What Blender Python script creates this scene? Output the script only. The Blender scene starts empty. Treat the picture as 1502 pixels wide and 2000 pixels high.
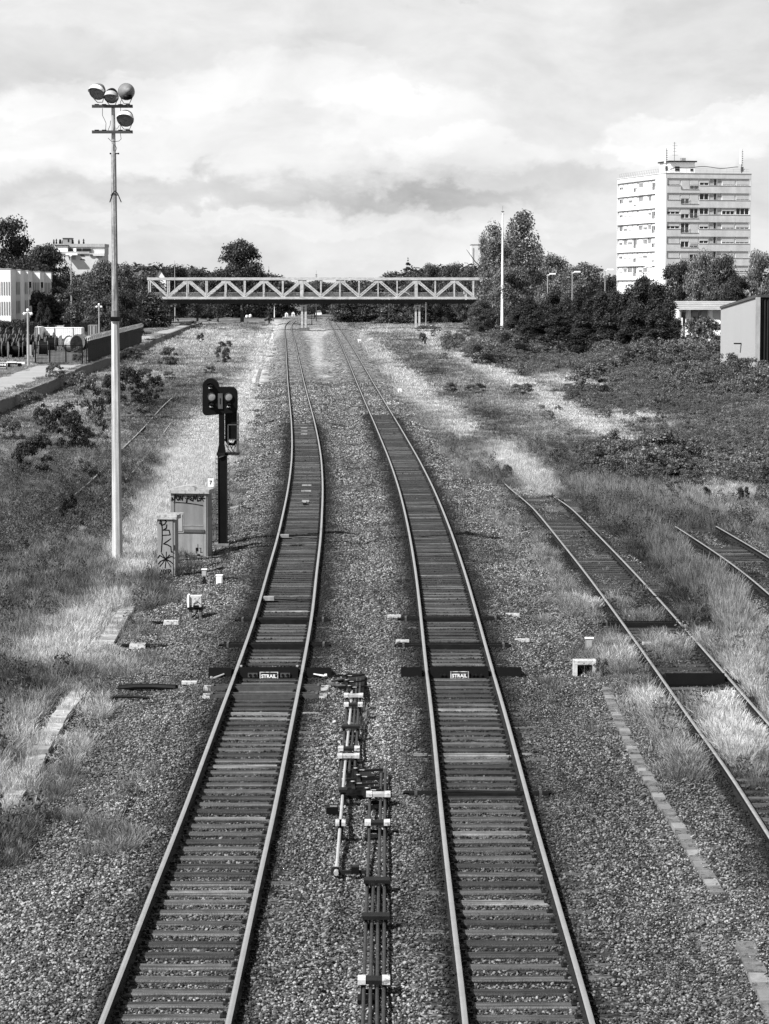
import bpy, math, random
import numpy as np
from mathutils import Vector, Matrix
random.seed(7); RNG = np.random.default_rng(7)
R = math.radians
SC = bpy.context.scene
C = SC.collection

# ------------------------------------------------------------------ camera
H, F, PITCH = 8.7, 5100.0, math.atan(438/5100)
cp, sp = math.cos(PITCH), math.sin(PITCH)
cam = bpy.data.cameras.new('camera'); camo = bpy.data.objects.new('camera', cam); C.objects.link(camo)
camo.location = (0, 0, H); camo.rotation_euler = (math.pi/2 - PITCH, 0, 0)
cam.sensor_fit = 'VERTICAL'; cam.sensor_height = 36; cam.lens = F/2000*36
cam.clip_start = 0.5; cam.clip_end = 6000
SC.camera = camo

# ------------------------------------------------------------------ sun and sky
SUN_EL, SUN_A = 46, 34           # sun to the left, a little behind the camera
sd = Vector((-math.cos(R(SUN_EL))*math.cos(R(SUN_A)), -math.cos(R(SUN_EL))*math.sin(R(SUN_A)), math.sin(R(SUN_EL))))
sun = bpy.data.lights.new('sun', 'SUN'); sun.energy = 5.0; sun.angle = R(0.6); sun.color = (1, 1, 1)
suno = bpy.data.objects.new('sun', sun); C.objects.link(suno)
suno.rotation_euler = sd.to_track_quat('Z', 'Y').to_euler()
SC.view_settings.view_transform = 'Standard'; SC.view_settings.look = 'None'
SC.view_settings.gamma = 1; SC.view_settings.use_curve_mapping = False
SC.view_settings.exposure = 0.85

class NT:
    def __init__(s, nt): s.t = nt; s.n = nt.nodes; s.l = nt.links
    def new(s, ty, **k):
        nd = s.n.new(ty)
        for a, v in k.items(): setattr(nd, a, v)
        return nd
    def put(s, sock, v):
        if isinstance(v, (int, float)): sock.default_value = v
        elif isinstance(v, (tuple, list)): sock.default_value = v
        else: s.l.new(v, sock)
    def math(s, op, a, b=None, c=None, clamp=False):
        nd = s.new('ShaderNodeMath', operation=op); nd.use_clamp = clamp
        for i, v in enumerate((a, b, c)):
            if v is not None: s.put(nd.inputs[i], v)
        return nd.outputs[0]
    def mr(s, v, a, b, c=0.0, d=1.0, smooth=True):
        nd = s.new('ShaderNodeMapRange'); nd.interpolation_type = 'SMOOTHSTEP' if smooth else 'LINEAR'
        for i, q in enumerate((v, a, b, c, d)): s.put(nd.inputs[i], q)
        return nd.outputs[0]
    def noise(s, vec, scale, detail=4, rough=.5, dist=0.0, dim='3D'):
        nd = s.new('ShaderNodeTexNoise', noise_dimensions=dim)
        if vec is not None: s.l.new(vec, nd.inputs['Vector'])
        nd.inputs['Scale'].default_value = scale; nd.inputs['Detail'].default_value = detail
        nd.inputs['Roughness'].default_value = rough; nd.inputs['Distortion'].default_value = dist
        return nd.outputs[0]

def make_world():
    w = bpy.data.worlds.new("World"); SC.world = w; w.use_nodes = True
    t = NT(w.node_tree); t.n.clear()
    out = t.new('ShaderNodeOutputWorld'); bg = t.new('ShaderNodeBackground')
    bg.inputs['Strength'].default_value = 0.1
    t.l.new(bg.outputs[0], out.inputs[0])
    sky = t.new('ShaderNodeTexSky', sky_type='NISHITA'); sky.sun_disc = False
    sky.sun_elevation = R(SUN_EL); sky.sun_rotation = R(270-SUN_A)
    bw = t.new('ShaderNodeRGBToBW'); t.l.new(sky.outputs[0], bw.inputs[0])
    tc = t.new('ShaderNodeTexCoord'); sep = t.new('ShaderNodeSeparateXYZ')
    t.l.new(tc.outputs['Generated'], sep.inputs[0]); X, Y, Z = sep.outputs
    az = t.math('ARCTAN2', X, Y)
    st = t.new('ShaderNodeMapping'); st.inputs['Scale'].default_value = (1, 1, 1.7)
    t.l.new(tc.outputs['Generated'], st.inputs['Vector']); V = st.outputs[0]
    n1 = t.noise(V, 15, 9, .58, .2); n2 = t.noise(V, 45, 8, .6, .3)
    st2 = t.new('ShaderNodeMapping'); st2.inputs['Scale'].default_value = (1, 1, 2.1); st2.inputs['Location'].default_value = (3.1, 1.7, .4)
    t.l.new(tc.outputs['Generated'], st2.inputs['Vector']); n3 = t.noise(st2.outputs[0], 22, 8, .58, .4)
    # warped bearing / height, in photograph-sized angles (1 unit = 1000 of 5100)
    wa = t.math('MULTIPLY_ADD', t.math('SUBTRACT', n1, .5), .10, az)
    we = t.math('MULTIPLY_ADD', t.math('SUBTRACT', n2, .5), .022, t.math('MULTIPLY_ADD', t.math('SUBTRACT', n1, .5), .035, Z))
    def blob(px, py, rx, ry, soft=1.0):
        a = t.math('DIVIDE', t.math('SUBTRACT', wa, (px-751)/F), rx/F)
        e = t.math('DIVIDE', t.math('SUBTRACT', we, (562-py)/F), ry/F)
        r = t.math('SQRT', t.math('ADD', t.math('MULTIPLY', a, a), t.math('MULTIPLY', e, e)))
        return t.mr(r, 1+soft*.5, 1-soft*.5)
    acc = 4.45
    acc = t.math('MULTIPLY_ADD', t.math('SUBTRACT', n1, .5), 1.6, acc)
    acc = t.math('MULTIPLY_ADD', t.math('SUBTRACT', n3, .5), 2.4, acc)
    for px, py, rx, ry, s, amp in CLOUDS:
        acc = t.math('MULTIPLY_ADD', blob(px, py, rx, ry, s), amp*.68, acc)
    # the cloud sheet thins to a darker clear sky with height
    up = t.mr(Z, .16, .5)
    clear = t.math('MULTIPLY', bw.outputs[0], 1.1)
    high = t.math('ADD', t.math('MULTIPLY', clear, .55), t.math('MULTIPLY', t.mr(n1, .48, .62), 1.6))
    mx = t.new('ShaderNodeMix', data_type='FLOAT'); t.put(mx.inputs[0], up); t.put(mx.inputs[2], acc); t.put(mx.inputs[3], high)
    t.l.new(mx.outputs[0], bg.inputs['Color'])
# cloud masses: bearing / height (photo units), radii, softness, lift
CLOUDS = [(480, 240, 520, 95, .35, .55), (610, 175, 250, 62, .3, .6), (230, 210, 200, 48, .3, .5), (60, 250, 150, 50, .35, .5), (760, 235, 190, 70, .4, .5), (940, 300, 210, 42, .35, .55), (500, 300, 640, 60, .9, .35),
          (120, 320, 160, 36, .6, .35), (420, 375, 480, 24, 1.2, -1.1), (250, 350, 150, 14, .9, -.5), (860, 392, 240, 20, 1.0, -1.2), (620, 405, 260, 14, 1.0, -.7), (1110, 345, 170, 26, .9, -.7), (1380, 262, 150, 52, .3, .9), (1290, 300, 130, 30, .5, .5), (1480, 250, 70, 50, .4, .4),
          (330, 430, 260, 14, .6, .5), (640, 452, 330, 20, .8, .55), (1050, 440, 200, 20, .8, .4), (200, 470, 400, 16, 1.0, .3), (860, 500, 420, 22, 1.2, .35), (1360, 60, 380, 60, .7, -.45), (860, 4, 80, 14, .7, -.9), (80, 120, 190, 70, .6, -.4), (420, 40, 300, 50, .7, .2), (1080, 120, 260, 60, .5, .3), (940, 200, 130, 36, .5, .25)]
make_world()

# ------------------------------------------------------------------ picture <-> place
def P(px, py, Y):
    x, v = (px-751)/F, (1000-py)/F
    t = Y/(cp+v*sp); return Vector((x*t, Y, H+t*(-sp+v*cp)))
def G(px, py, z=0.0):
    x, v = (px-751)/F, (1000-py)/F
    t = (z-H)/(-sp+v*cp); return Vector((x*t, t*(cp+v*sp), z))
def Gn(px, py, z=0.0):
    x, v = (px-751)/F, (1000-py)/F
    t = (z-H)/(-sp+v*cp); return x*t, t*(cp+v*sp)
def PX(x, y, z):
    dz = z-H; d = y*cp-dz*sp; u = y*sp+dz*cp
    return 751+F*x/d, 1000-F*u/d
def SP(Y): return F/Y*1.0        # photo pixels per metre

# ------------------------------------------------------------------ numpy noise
def _h(ix, iy, s):
    n = (ix.astype(np.int64)*374761393 + iy.astype(np.int64)*668265263 + s*1442695041) & 0x7fffffff
    n = ((n ^ (n >> 13))*1274126177) & 0x7fffffff
    return ((n ^ (n >> 16)) & 0xffff)/65535.0
def vn(x, y, s=0):
    ix, iy = np.floor(x), np.floor(y); fx, fy = x-ix, y-iy
    fx = fx*fx*(3-2*fx); fy = fy*fy*(3-2*fy)
    a, b, c, d = _h(ix, iy, s), _h(ix+1, iy, s), _h(ix, iy+1, s), _h(ix+1, iy+1, s)
    return (a*(1-fx)+b*fx)*(1-fy)+(c*(1-fx)+d*fx)*fy
def fbm(x, y, s=0, o=4):
    t = 0; a = .5; k = 0
    for i in range(o): t = t+a*vn(x*2**i+i*17.3, y*2**i-i*9.1, s+i); k += a; a *= .5
    return t/k
def sstep(x, a, b):
    t = np.clip((x-a)/(b-a), 0, 1); return t*t*(3-2*t)

# ------------------------------------------------------------------ materials
def mat(name, col, rough=.8, metal=0.0, var=.25, vs=6.0, bump=.0, bs=40.0, streak=None, spots=None, coat=0, spec=None):
    """procedural grey material: base value, mottling (var at scale vs), optional long streaks, spots and bump"""
    m = bpy.data.materials.new(name); m.use_nodes = True; t = NT(m.node_tree)
    b = t.n['Principled BSDF']; b.inputs['Roughness'].default_value = rough; b.inputs['Metallic'].default_value = metal
    b.inputs['Specular IOR Level'].default_value = spec if spec is not None else (.08 if col < .05 else .2)
    tc = t.new('ShaderNodeTexCoord'); oi = t.new('ShaderNodeObjectInfo')
    ad = t.new('ShaderNodeVectorMath', operation='ADD'); t.l.new(tc.outputs['Object'], ad.inputs[0])
    sc = t.new('ShaderNodeVectorMath', operation='SCALE'); t.l.new(oi.outputs['Random'], sc.inputs[3]); sc.inputs[0].default_value = (37, 91, 53)
    t.l.new(sc.outputs[0], ad.inputs[1]); V = ad.outputs[0]
    n = t.noise(V, vs, 6, .6)
    f = t.mr(n, .25, .75, 1-var, 1+var, False)
    v = t.math('MULTIPLY', f, col)
    n2 = t.noise(V, vs*7, 4, .6)
    v = t.math('MULTIPLY', v, t.mr(n2, .2, .8, 1-var*.6, 1+var*.6, False))
    if streak:
        mp = t.new('ShaderNodeMapping'); mp.inputs['Scale'].default_value = streak[0]; t.l.new(V, mp.inputs[0])
        s_ = t.noise(mp.outputs[0], 1, 4, .6)
        v = t.math('MULTIPLY', v, t.mr(s_, .35, .68, streak[1], streak[2], False))
    if spots:
        s_ = t.noise(V, spots[0], 5, .65)
        v = t.math('MULTIPLY', v, t.mr(s_, spots[1], spots[1]+.06, 1, spots[2]))
    cmb = t.new('ShaderNodeCombineColor')
    for i in range(3): t.l.new(v, cmb.inputs[i])
    t.l.new(cmb.outputs[0], b.inputs['Base Color'])
    if bump:
        bp = t.new('ShaderNodeBump'); bp.inputs['Strength'].default_value = bump; bp.inputs['Distance'].default_value = .02
        t.l.new(t.noise(V, bs, 4, .6), bp.inputs['Height']); t.l.new(bp.outputs[0], b.inputs['Normal'])
    return m
def attr_mat(name, lo, hi, rough=.9, pw=1.0, trans=0.0, spread=.35, at='dry', island=True):
    """albedo between lo and hi by a point / instance attribute, with a random share per piece"""
    m = bpy.data.materials.new(name); m.use_nodes = True; t = NT(m.node_tree)
    b = t.n['Principled BSDF']; b.inputs['Roughness'].default_value = rough; b.inputs['Specular IOR Level'].default_value = .2
    a = t.new('ShaderNodeAttribute', attribute_name=at, attribute_type='INSTANCER')
    g = t.new('ShaderNodeNewGeometry'); r = g.outputs['Random Per Island']
    v = t.mr(t.math('POWER', a.outputs['Fac'], pw), 0, 1, lo, hi, False)
    v = t.math('MULTIPLY', v, t.mr(r, 0, 1, 1-spread, 1+spread, False))
    cmb = t.new('ShaderNodeCombineColor')
    for i in range(3): t.l.new(v, cmb.inputs[i])
    t.l.new(cmb.outputs[0], b.inputs['Base Color'])
    if trans:
        tr = t.new('ShaderNodeBsdfTranslucent'); t.l.new(cmb.outputs[0], tr.inputs[0])
        mx = t.new('ShaderNodeMixShader'); mx.inputs[0].default_value = trans
        t.l.new(b.outputs[0], mx.inputs[1]); t.l.new(tr.outputs[0], mx.inputs[2])
        t.l.new(mx.outputs[0], t.n['Material Output'].inputs[0])
    return m
def leaf_mat(name, lo, hi, trans=.25, gloss=.25):
    m = bpy.data.materials.new(name); m.use_nodes = True; t = NT(m.node_tree)
    b = t.n['Principled BSDF']; b.inputs['Roughness'].default_value = .45; b.inputs['Specular IOR Level'].default_value = gloss
    g = t.new('ShaderNodeNewGeometry'); r = g.outputs['Random Per Island']
    tc = t.new('ShaderNodeTexCoord'); n = t.noise(tc.outputs['Object'], 7, 3, .5)
    v = t.math('MULTIPLY', t.mr(t.math('POWER', r, 1.6), 0, 1, lo, hi, False), t.mr(n, .3, .7, .6, 1.45, False))
    cmb = t.new('ShaderNodeCombineColor')
    for i in range(3): t.l.new(v, cmb.inputs[i])
    t.l.new(cmb.outputs[0], b.inputs['Base Color'])
    tr = t.new('ShaderNodeBsdfTranslucent'); t.l.new(cmb.outputs[0], tr.inputs[0])
    mx = t.new('ShaderNodeMixShader'); mx.inputs[0].default_value = trans
    t.l.new(b.outputs[0], mx.inputs[1]); t.l.new(tr.outputs[0], mx.inputs[2])
    t.l.new(mx.outputs[0], t.n['Material Output'].inputs[0])
    return m
M = dict(
    rail_top=mat('rail_top', .6, .3, .88, .12, 3), rail_rust=mat('rail_rust', .014, .7, 0, .3, 9),
    rail_dull=mat('rail_dull', .3, .5, .4, .3, 5),
    wood_a=mat('wood_dark', .015, .6, 0, .4, 4, .8, 30, ((.6, 17, 17), .25, 2.8), spec=.35),
    wood_b=mat('wood_mid', .036, .55, 0, .4, 4, .8, 30, ((.5, 17, 17), .2, 3.0), spec=.4),
    wood_c=mat('wood_pale', .105, .65, 0, .4, 4, .8, 30, ((.5, 15, 15), .25, 2.2), spec=.3),
    rubber=mat('rubber', .006, .6, 0, .2, 5), black=mat('black_paint', .006, .5, 0, .3, 5),
    steel_dark=mat('steel_dark', .012, .55, 0, .35, 8), steel_mid=mat('steel_mid', .07, .55, .1, .3, 8),
    rod=mat('rod_steel', .04, .5, .1, .4, 14), rod_bright=mat('rod_bright', .42, .45, .3, .2, 14),
    white=mat('white_paint', .78, .6, 0, .08, 3), white_dirty=mat('white_dirty', .46, .7, 0, .35, 9, spots=(14, .54, .4)),
    pale=mat('pale_grey', .34, .6, 0, .12, 2.5, streak=((3, 3, .4), .85, 1.1)), grey=mat('mid_grey', .24, .6, 0, .12, 2),
    cab=mat('cabinet_grey', .17, .55, 0, .10, 1.6, streak=((4, 4, .6), .85, 1.12)), cab2=mat('cabinet_grey_b', .22, .55, 0, .14, 2, streak=((6, 6, .6), .8, 1.15)),
    lid=mat('lid_pale', .32, .7, 0, .35, 6, spots=(9, .55, .45)),
    concrete=mat('concrete', .13, .9, 0, .4, 4, .6, 50, spots=(9, .54, .4)), concrete_d=mat('concrete_dark', .16, .9, 0, .35, 4, .5, 40, spots=(6, .55, .5)),
    mast2=mat('mast_upper', .24, .8, 0, .35, 9, .3, 80, streak=((18, 18, 1.2), .45, 1.5)), mast=mat('mast_concrete', .5, .7, 0, .12, 4, .3, 80, streak=((14, 14, .5), .55, 1.15)),
    galv=mat('galvanised', .36, .5, .4, .2, 4), glass=mat('glass_dark', .01, .12, 0, .2, 3, spec=.4),
    lamp_glass=mat('lamp_glass', .16, .15, .0, .3, 5, spec=.7), lens=mat('lens_grey', .2, .2, 0, .2, 20, spec=.6),
    bridge=mat('bridge_paint', .45, .6, 0, .2, 1.2, streak=((.8, .8, 3), .7, 1.1)), bridge_d=mat('bridge_dark', .004, .7, 0, .3, 1),
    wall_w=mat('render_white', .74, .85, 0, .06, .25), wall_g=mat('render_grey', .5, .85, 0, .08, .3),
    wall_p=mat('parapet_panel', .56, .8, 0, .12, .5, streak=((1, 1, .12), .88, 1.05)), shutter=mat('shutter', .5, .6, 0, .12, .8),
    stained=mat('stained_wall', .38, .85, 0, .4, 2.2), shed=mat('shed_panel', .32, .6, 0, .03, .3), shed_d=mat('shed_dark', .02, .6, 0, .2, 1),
    brick=mat('brick_wall', .24, .9, 0, .3, 2), roof_d=mat('roof_dark', .03, .8, 0, .3, 1),
    road=mat('road_dust', .27, .95, 0, .16, .35, .2, 8, spots=(1.3, .6, .8)), bark=mat('bark', .07, .9, 0, .4, 5),
    ink=mat('spray_ink', .005, .6, 0, .2, 9), slat=mat('fence_dark', .007, .6, 0, .3, 3), drum_w=mat('drum_wood', .10, .85, 0, .4, 2, streak=((2, 2, 14), .6, 1.5)),
    cable=mat('cable_black', .006, .55, 0, .3, 3), cable_l=mat('cable_pale', .38, .7, 0, .4, 3, streak=((3, 3, 30), .5, 1.3)),
    leaf=leaf_mat('leaf_mid', .03, .13), leaf_d=leaf_mat('leaf_dark', .014, .07, .15, .12), leaf_p=leaf_mat('leaf_airy', .05, .22, .3, .35), leaf_l=leaf_mat('leaf_pale', .07, .3, .3, .4),
    leaf_b=leaf_mat('bramble_leaf', .03, .22, .25, .3), leaf_g=leaf_mat('leaf_feather', .06, .17, .3, .2))

# ------------------------------------------------------------------ mesh helpers
class MB:
    def __init__(s): s.v = []; s.f = []; s.m = []
    def add(s, vs, fs, mi=0):
        o = len(s.v); s.v += [tuple(q) for q in vs]; s.f += [tuple(i+o for i in f) for f in fs]; s.m += [mi]*len(fs); return s
    def box(s, c, d, mi=0, rz=0, taper=1.0, rx=0):
        x, y, z = d[0]/2, d[1]/2, d[2]/2; vs = []
        for k in (-1, 1):
            q = taper if k > 0 else 1
            for a, b in ((-1, -1), (1, -1), (1, 1), (-1, 1)): vs.append(Vector((a*x*q, b*y*q, k*z)))
        if rx: vs = [Matrix.Rotation(rx, 3, 'X') @ v for v in vs]
        if rz: vs = [Matrix.Rotation(rz, 3, 'Z') @ v for v in vs]
        c = Vector(c); vs = [v+c for v in vs]
        return s.add(vs, [(3, 2, 1, 0), (4, 5, 6, 7), (0, 1, 5, 4), (1, 2, 6, 5), (2, 3, 7, 6), (3, 0, 4, 7)], mi)
    def bar(s, a, b, w, h=None, mi=0, up=(0, 0, 1)):
        a, b = Vector(a), Vector(b); h = h or w; d = (b-a).normalized(); up = Vector(up)
        if abs(d.dot(up)) > .99: up = Vector((0, 1, 0))
        sx = d.cross(up).normalized()*w/2; sy = sx.cross(d).normalized()*h/2
        vs = [p+i*sx+j*sy for p in (a, b) for i, j in ((-1, -1), (1, -1), (1, 1), (-1, 1))]
        return s.add(vs, [(0, 1, 2, 3), (7, 6, 5, 4), (0, 4, 5, 1), (1, 5, 6, 2), (2, 6, 7, 3), (3, 7, 4, 0)], mi)
    def tube(s, pts, r, n=8, mi=0, cap=True):
        pts = [Vector(p) for p in pts]; rs = r if isinstance(r, (list, tuple)) else [r]*len(pts); rings = []; u = None
        for i, p in enumerate(pts):
            d = (pts[min(i+1, len(pts)-1)]-pts[max(i-1, 0)]).normalized()
            if u is None: u = d.cross(Vector((0, 0, 1)) if abs(d.z) < .9 else Vector((0, 1, 0))).normalized()
            u = (u-d*u.dot(d)).normalized(); w = d.cross(u)
            rings.append([p+rs[i]*(u*math.cos(2*math.pi*k/n)+w*math.sin(2*math.pi*k/n)) for k in range(n)])
        vs = [v for q in rings for v in q]; fs = []
        for i in range(len(pts)-1):
            for k in range(n):
                a, b = i*n+k, i*n+(k+1) % n; fs.append((a, b, b+n, a+n))
        if cap: fs += [tuple(range(n-1, -1, -1)), tuple(range(len(vs)-n, len(vs)))]
        return s.add(vs, fs, mi)
    def lathe(s, prof, n=20, o=(0, 0, 0), mi=0, rot=None):
        """prof = [(r, z)...] about z, optionally rotated"""
        o = Vector(o); vs = []
        for r, z in prof:
            for k in range(n):
                v = Vector((r*math.cos(2*math.pi*k/n), r*math.sin(2*math.pi*k/n), z))
                vs.append((rot @ v if rot else v)+o)
        fs = []
        for i in range(len(prof)-1):
            for k in range(n):
                a, b = i*n+k, i*n+(k+1) % n; fs.append((a, b, b+n, a+n))
        return s.add(vs, fs, mi)
    def prism(s, poly, y0, y1, mi=0):
        """poly in x,z extruded along y"""
        n = len(poly); vs = [(x, y0, z) for x, z in poly]+[(x, y1, z) for x, z in poly]
        return s.add(vs, [tuple(range(n)), tuple(range(2*n-1, n-1, -1))]+[(i, i+n, (i+1) % n+n, (i+1) % n) for i in range(n)], mi)
    def mesh(s, name, mats, smooth=False):
        me = bpy.data.meshes.new(name); me.from_pydata(s.v, [], s.f)
        for m in (mats if isinstance(mats, (list, tuple)) else [mats]): me.materials.append(m)
        if any(s.m): me.polygons.foreach_set('material_index', s.m)
        if smooth: me.polygons.foreach_set('use_smooth', [True]*len(s.f))
        me.update(); return me
    def build(s, name, mats, parent=None, smooth=False, **k):
        return link(name, s.mesh(name, mats, smooth), parent, **k)
def link(name, me, parent=None, loc=None, rz=None, rot=None, scale=None):
    o = bpy.data.objects.new(name, me); C.objects.link(o)
    if parent: o.parent = parent
    if loc is not None: o.location = loc
    if rz is not None: o.rotation_euler = (0, 0, rz)
    if rot is not None: o.rotation_euler = rot
    if scale is not None: o.scale = scale
    return o
def thing(name, label, cat, loc=(0, 0, 0), rz=0, group=None):
    o = bpy.data.objects.new(name, None); C.objects.link(o); o.location = loc; o.rotation_euler = (0, 0, rz)
    o.empty_display_size = .1; tag(o, label, cat, group); return o
def tag(o, label=None, cat=None, group=None, kind=None):
    if label: o['label'] = label
    if cat: o['category'] = cat
    if group: o['group'] = group
    if kind: o['kind'] = kind
    return o
def dup(root, loc=None, rz=None, label=None, scale=None):
    r = root.copy(); C.objects.link(r)
    if loc is not None: r.location = loc
    if rz is not None: r.rotation_euler = (0, 0, rz)
    if scale is not None: r.scale = scale
    if label: r['label'] = label
    for ch in list(root.children):
        c = ch.copy(); C.objects.link(c); c.parent = r
        for g in list(ch.children):
            d = g.copy(); C.objects.link(d); d.parent = c
    return r
def npmesh(name, V, Fq, mats, attrs=None, smooth=False):
    me = bpy.data.meshes.new(name); V = np.asarray(V, np.float32); Fq = np.asarray(Fq, np.int32)
    me.vertices.add(len(V)); me.vertices.foreach_set('co', V.ravel())
    if len(Fq):
        k = Fq.shape[1]; me.loops.add(Fq.size); me.loops.foreach_set('vertex_index', Fq.ravel())
        me.polygons.add(len(Fq)); me.polygons.foreach_set('loop_start', np.arange(0, Fq.size, k, dtype=np.int32))
        me.polygons.foreach_set('loop_total', np.full(len(Fq), k, np.int32))
        if smooth: me.polygons.foreach_set('use_smooth', np.ones(len(Fq), bool))
    for a, (ty, d) in (attrs or {}).items():
        at = me.attributes.new(a, ty, 'POINT'); key = 'vector' if ty == 'FLOAT_VECTOR' else 'value'
        at.data.foreach_set(key, np.asarray(d, np.int32 if ty == 'INT' else np.float32).ravel())
    for m in mats: me.materials.append(m)
    me.update(calc_edges=True); me.validate(); return me
def grid(name, xs, ys, zf, mats, attrs=None, kind='structure', smooth=True):
    X, Y = np.meshgrid(xs, ys); Z = zf(X, Y)
    V = np.stack([X, Y, Z], -1).reshape(-1, 3); nx, ny = len(xs), len(ys)
    i = (np.arange(ny-1)[:, None]*nx+np.arange(nx-1)[None, :]).ravel()
    Fq = np.stack([i, i+1, i+nx+1, i+nx], -1)
    at = {k: ('FLOAT', f(X, Y).ravel()) for k, f in (attrs or {}).items()}
    o = link(name, npmesh(name, V, Fq, mats, at, smooth)); o['kind'] = kind; return o

# instancing of uncountable stuff (stones, grass) on a cloud of points
def scatter(name, pts, rot, scl, idx, sources, attrs, label=None, cat=None):
    col = bpy.data.collections.new(name+'_pieces')
    for i, me in enumerate(sources):
        o = bpy.data.objects.new('%s_%02d' % (name+'_piece', i), me); col.objects.link(o)
    A = {'rot': ('FLOAT_VECTOR', rot), 'scl': ('FLOAT_VECTOR', scl), 'idx': ('INT', idx)}
    A.update({k: ('FLOAT', v) for k, v in attrs.items()})
    ob = link(name, npmesh(name, pts, np.zeros((0, 4)), [], A))
    g = bpy.data.node_groups.new(name, 'GeometryNodeTree')
    g.interface.new_socket('Geometry', in_out='INPUT', socket_type='NodeSocketGeometry')
    g.interface.new_socket('Geometry', in_out='OUTPUT', socket_type='NodeSocketGeometry')
    n, l = g.nodes, g.links
    gi, go = n.new('NodeGroupInput'), n.new('NodeGroupOutput')
    ci = n.new('GeometryNodeCollectionInfo'); ci.inputs['Collection'].default_value = col
    ci.inputs['Separate Children'].default_value = True; ci.inputs['Reset Children'].default_value = True
    ip = n.new('GeometryNodeInstanceOnPoints'); ip.inputs['Pick Instance'].default_value = True
    def na(nm, ty):
        q = n.new('GeometryNodeInputNamedAttribute'); q.data_type = ty; q.inputs['Name'].default_value = nm; return q.outputs['Attribute']
    e = n.new('FunctionNodeEulerToRotation'); l.new(na('rot', 'FLOAT_VECTOR'), e.inputs[0])
    l.new(gi.outputs[0], ip.inputs['Points']); l.new(ci.outputs[0], ip.inputs['Instance'])
    l.new(na('idx', 'INT'), ip.inputs['Instance Index']); l.new(e.outputs[0], ip.inputs['Rotation'])
    l.new(na('scl', 'FLOAT_VECTOR'), ip.inputs['Scale']); l.new(ip.outputs[0], go.inputs[0])
    md = ob.modifiers.new('scatter', 'NODES'); md.node_group = g
    tag(ob, label, cat, None, 'stuff'); return ob
def text_mesh(body, size, mats, ext=.002, bold=0.0):
    cu = bpy.data.curves.new('t', 'FONT'); cu.body = body; cu.size = size; cu.extrude = ext; cu.offset = bold
    cu.align_x = 'CENTER'; cu.align_y = 'CENTER'; cu.resolution_u = 3
    o = bpy.data.objects.new('t', cu); C.objects.link(o)
    dg = bpy.context.evaluated_depsgraph_get(); me = bpy.data.meshes.new_from_object(o.evaluated_get(dg))
    bpy.data.objects.remove(o); me.materials.clear(); me.materials.append(mats); return me
def strokes(lines, w, y, s=1.0, ox=0.0, oz=0.0, sz=None):
    mb = MB()
    for ln in lines:
        pts = [Vector((ox+a*s, y, oz+b*(sz or s))) for a, b in ln]
        for a, b in zip(pts[:-1], pts[1:]): _flat(mb, a, b, w*random.uniform(.8, 1.15))
    return mb
def _flat(mb, a, b, w):
    d = (b-a); L = d.length
    if L < 1e-6: return
    d /= L; q = Vector((d.z, 0, -d.x))*w/2; a = a-d*w*.3; b = b+d*w*.3; t = Vector((0, -.003, 0))
    mb.add([a-q, b-q, b+q, a+q, a-q+t, b-q+t, b+q+t, a+q+t], [(4, 5, 6, 7), (0, 1, 5, 4), (1, 2, 6, 5), (2, 3, 7, 6), (3, 0, 4, 7)])
# ------------------------------------------------------------------ where the tracks run (photo rail centres -> ground)
def centre_line(pts, step=1.0):
    pts = sorted(pts, key=lambda p: -p[0]); py = np.array([p[0] for p in pts], float); px = np.array([p[1] for p in pts], float)
    x, y = Gn(px, py, 0.0)
    yy = np.arange(y[0], y[-1], step); k = 1/y                       # interpolate the sight angle smoothly, then average
    xx = np.interp(yy, y, x)
    for _ in range(2):
        w = np.clip((yy*.05).astype(int), 2, 18); cs = np.concatenate([[0], np.cumsum(xx)])
        i = np.arange(len(xx)); w = np.minimum(w, np.minimum(i, len(xx)-1-i)); xx = (cs[i+w+1]-cs[i-w])/(2*w+1)
    return yy, xx
T1 = centre_line([(2300, 232), (2000, 320.7), (1900, 351.5), (1700, 410.8), (1600, 443.2), (1500, 471.5), (1400, 499.9), (1300, 528.5), (1200, 555), (1120, 569.9), (1050, 584.5), (980, 594), (950, 597.1), (900, 599.1), (860, 596.5), (820, 591.3), (800, 587.6), (750, 578.5), (700, 571.4), (670, 567.6), (655, 564.5), (644, 562.4), (636, 563), (630, 567), (624, 575.5), (620, 584)])
T2 = centre_line([(2300, 1083), (2000, 1035), (1850, 1003), (1700, 972.7), (1600, 952.7), (1400, 916.3), (1300, 895.4), (1200, 876.7), (1120, 860.7), (1050, 843.4), (995, 827.2), (950, 811.7), (900, 790.7), (860, 771), (820, 751), (800, 740), (750, 714.5), (700, 690), (670, 674.4), (640.6, 657.7), (622, 645.5), (615, 640.5), (608, 634)])
T3 = centre_line([(2100, 1913), (1800, 1720), (1630, 1594), (1502, 1503), (1414.4, 1430), (1358, 1386), (1273.7, 1319.5), (1190, 1252), (1113.8, 1189), (1048.6, 1131), (1001.8, 1089.5), (957, 1044), (890, 974), (806, 884), (730, 802), (700, 765), (665, 724)])
T4 = centre_line([(1400, 1850), (1157, 1553), (1100, 1480), (1087, 1458), (1057, 1410), (1042, 1386), (1015, 1340), (1000, 1316)])
T0 = centre_line([(1080, 20), (925, 216), (796, 331), (730, 392), (690, 420), (665, 436)])
def tx(T, y): return np.interp(y, T[0], T[1])
def YD(py): return float(Gn(0, py, 0.0)[1])

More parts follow.
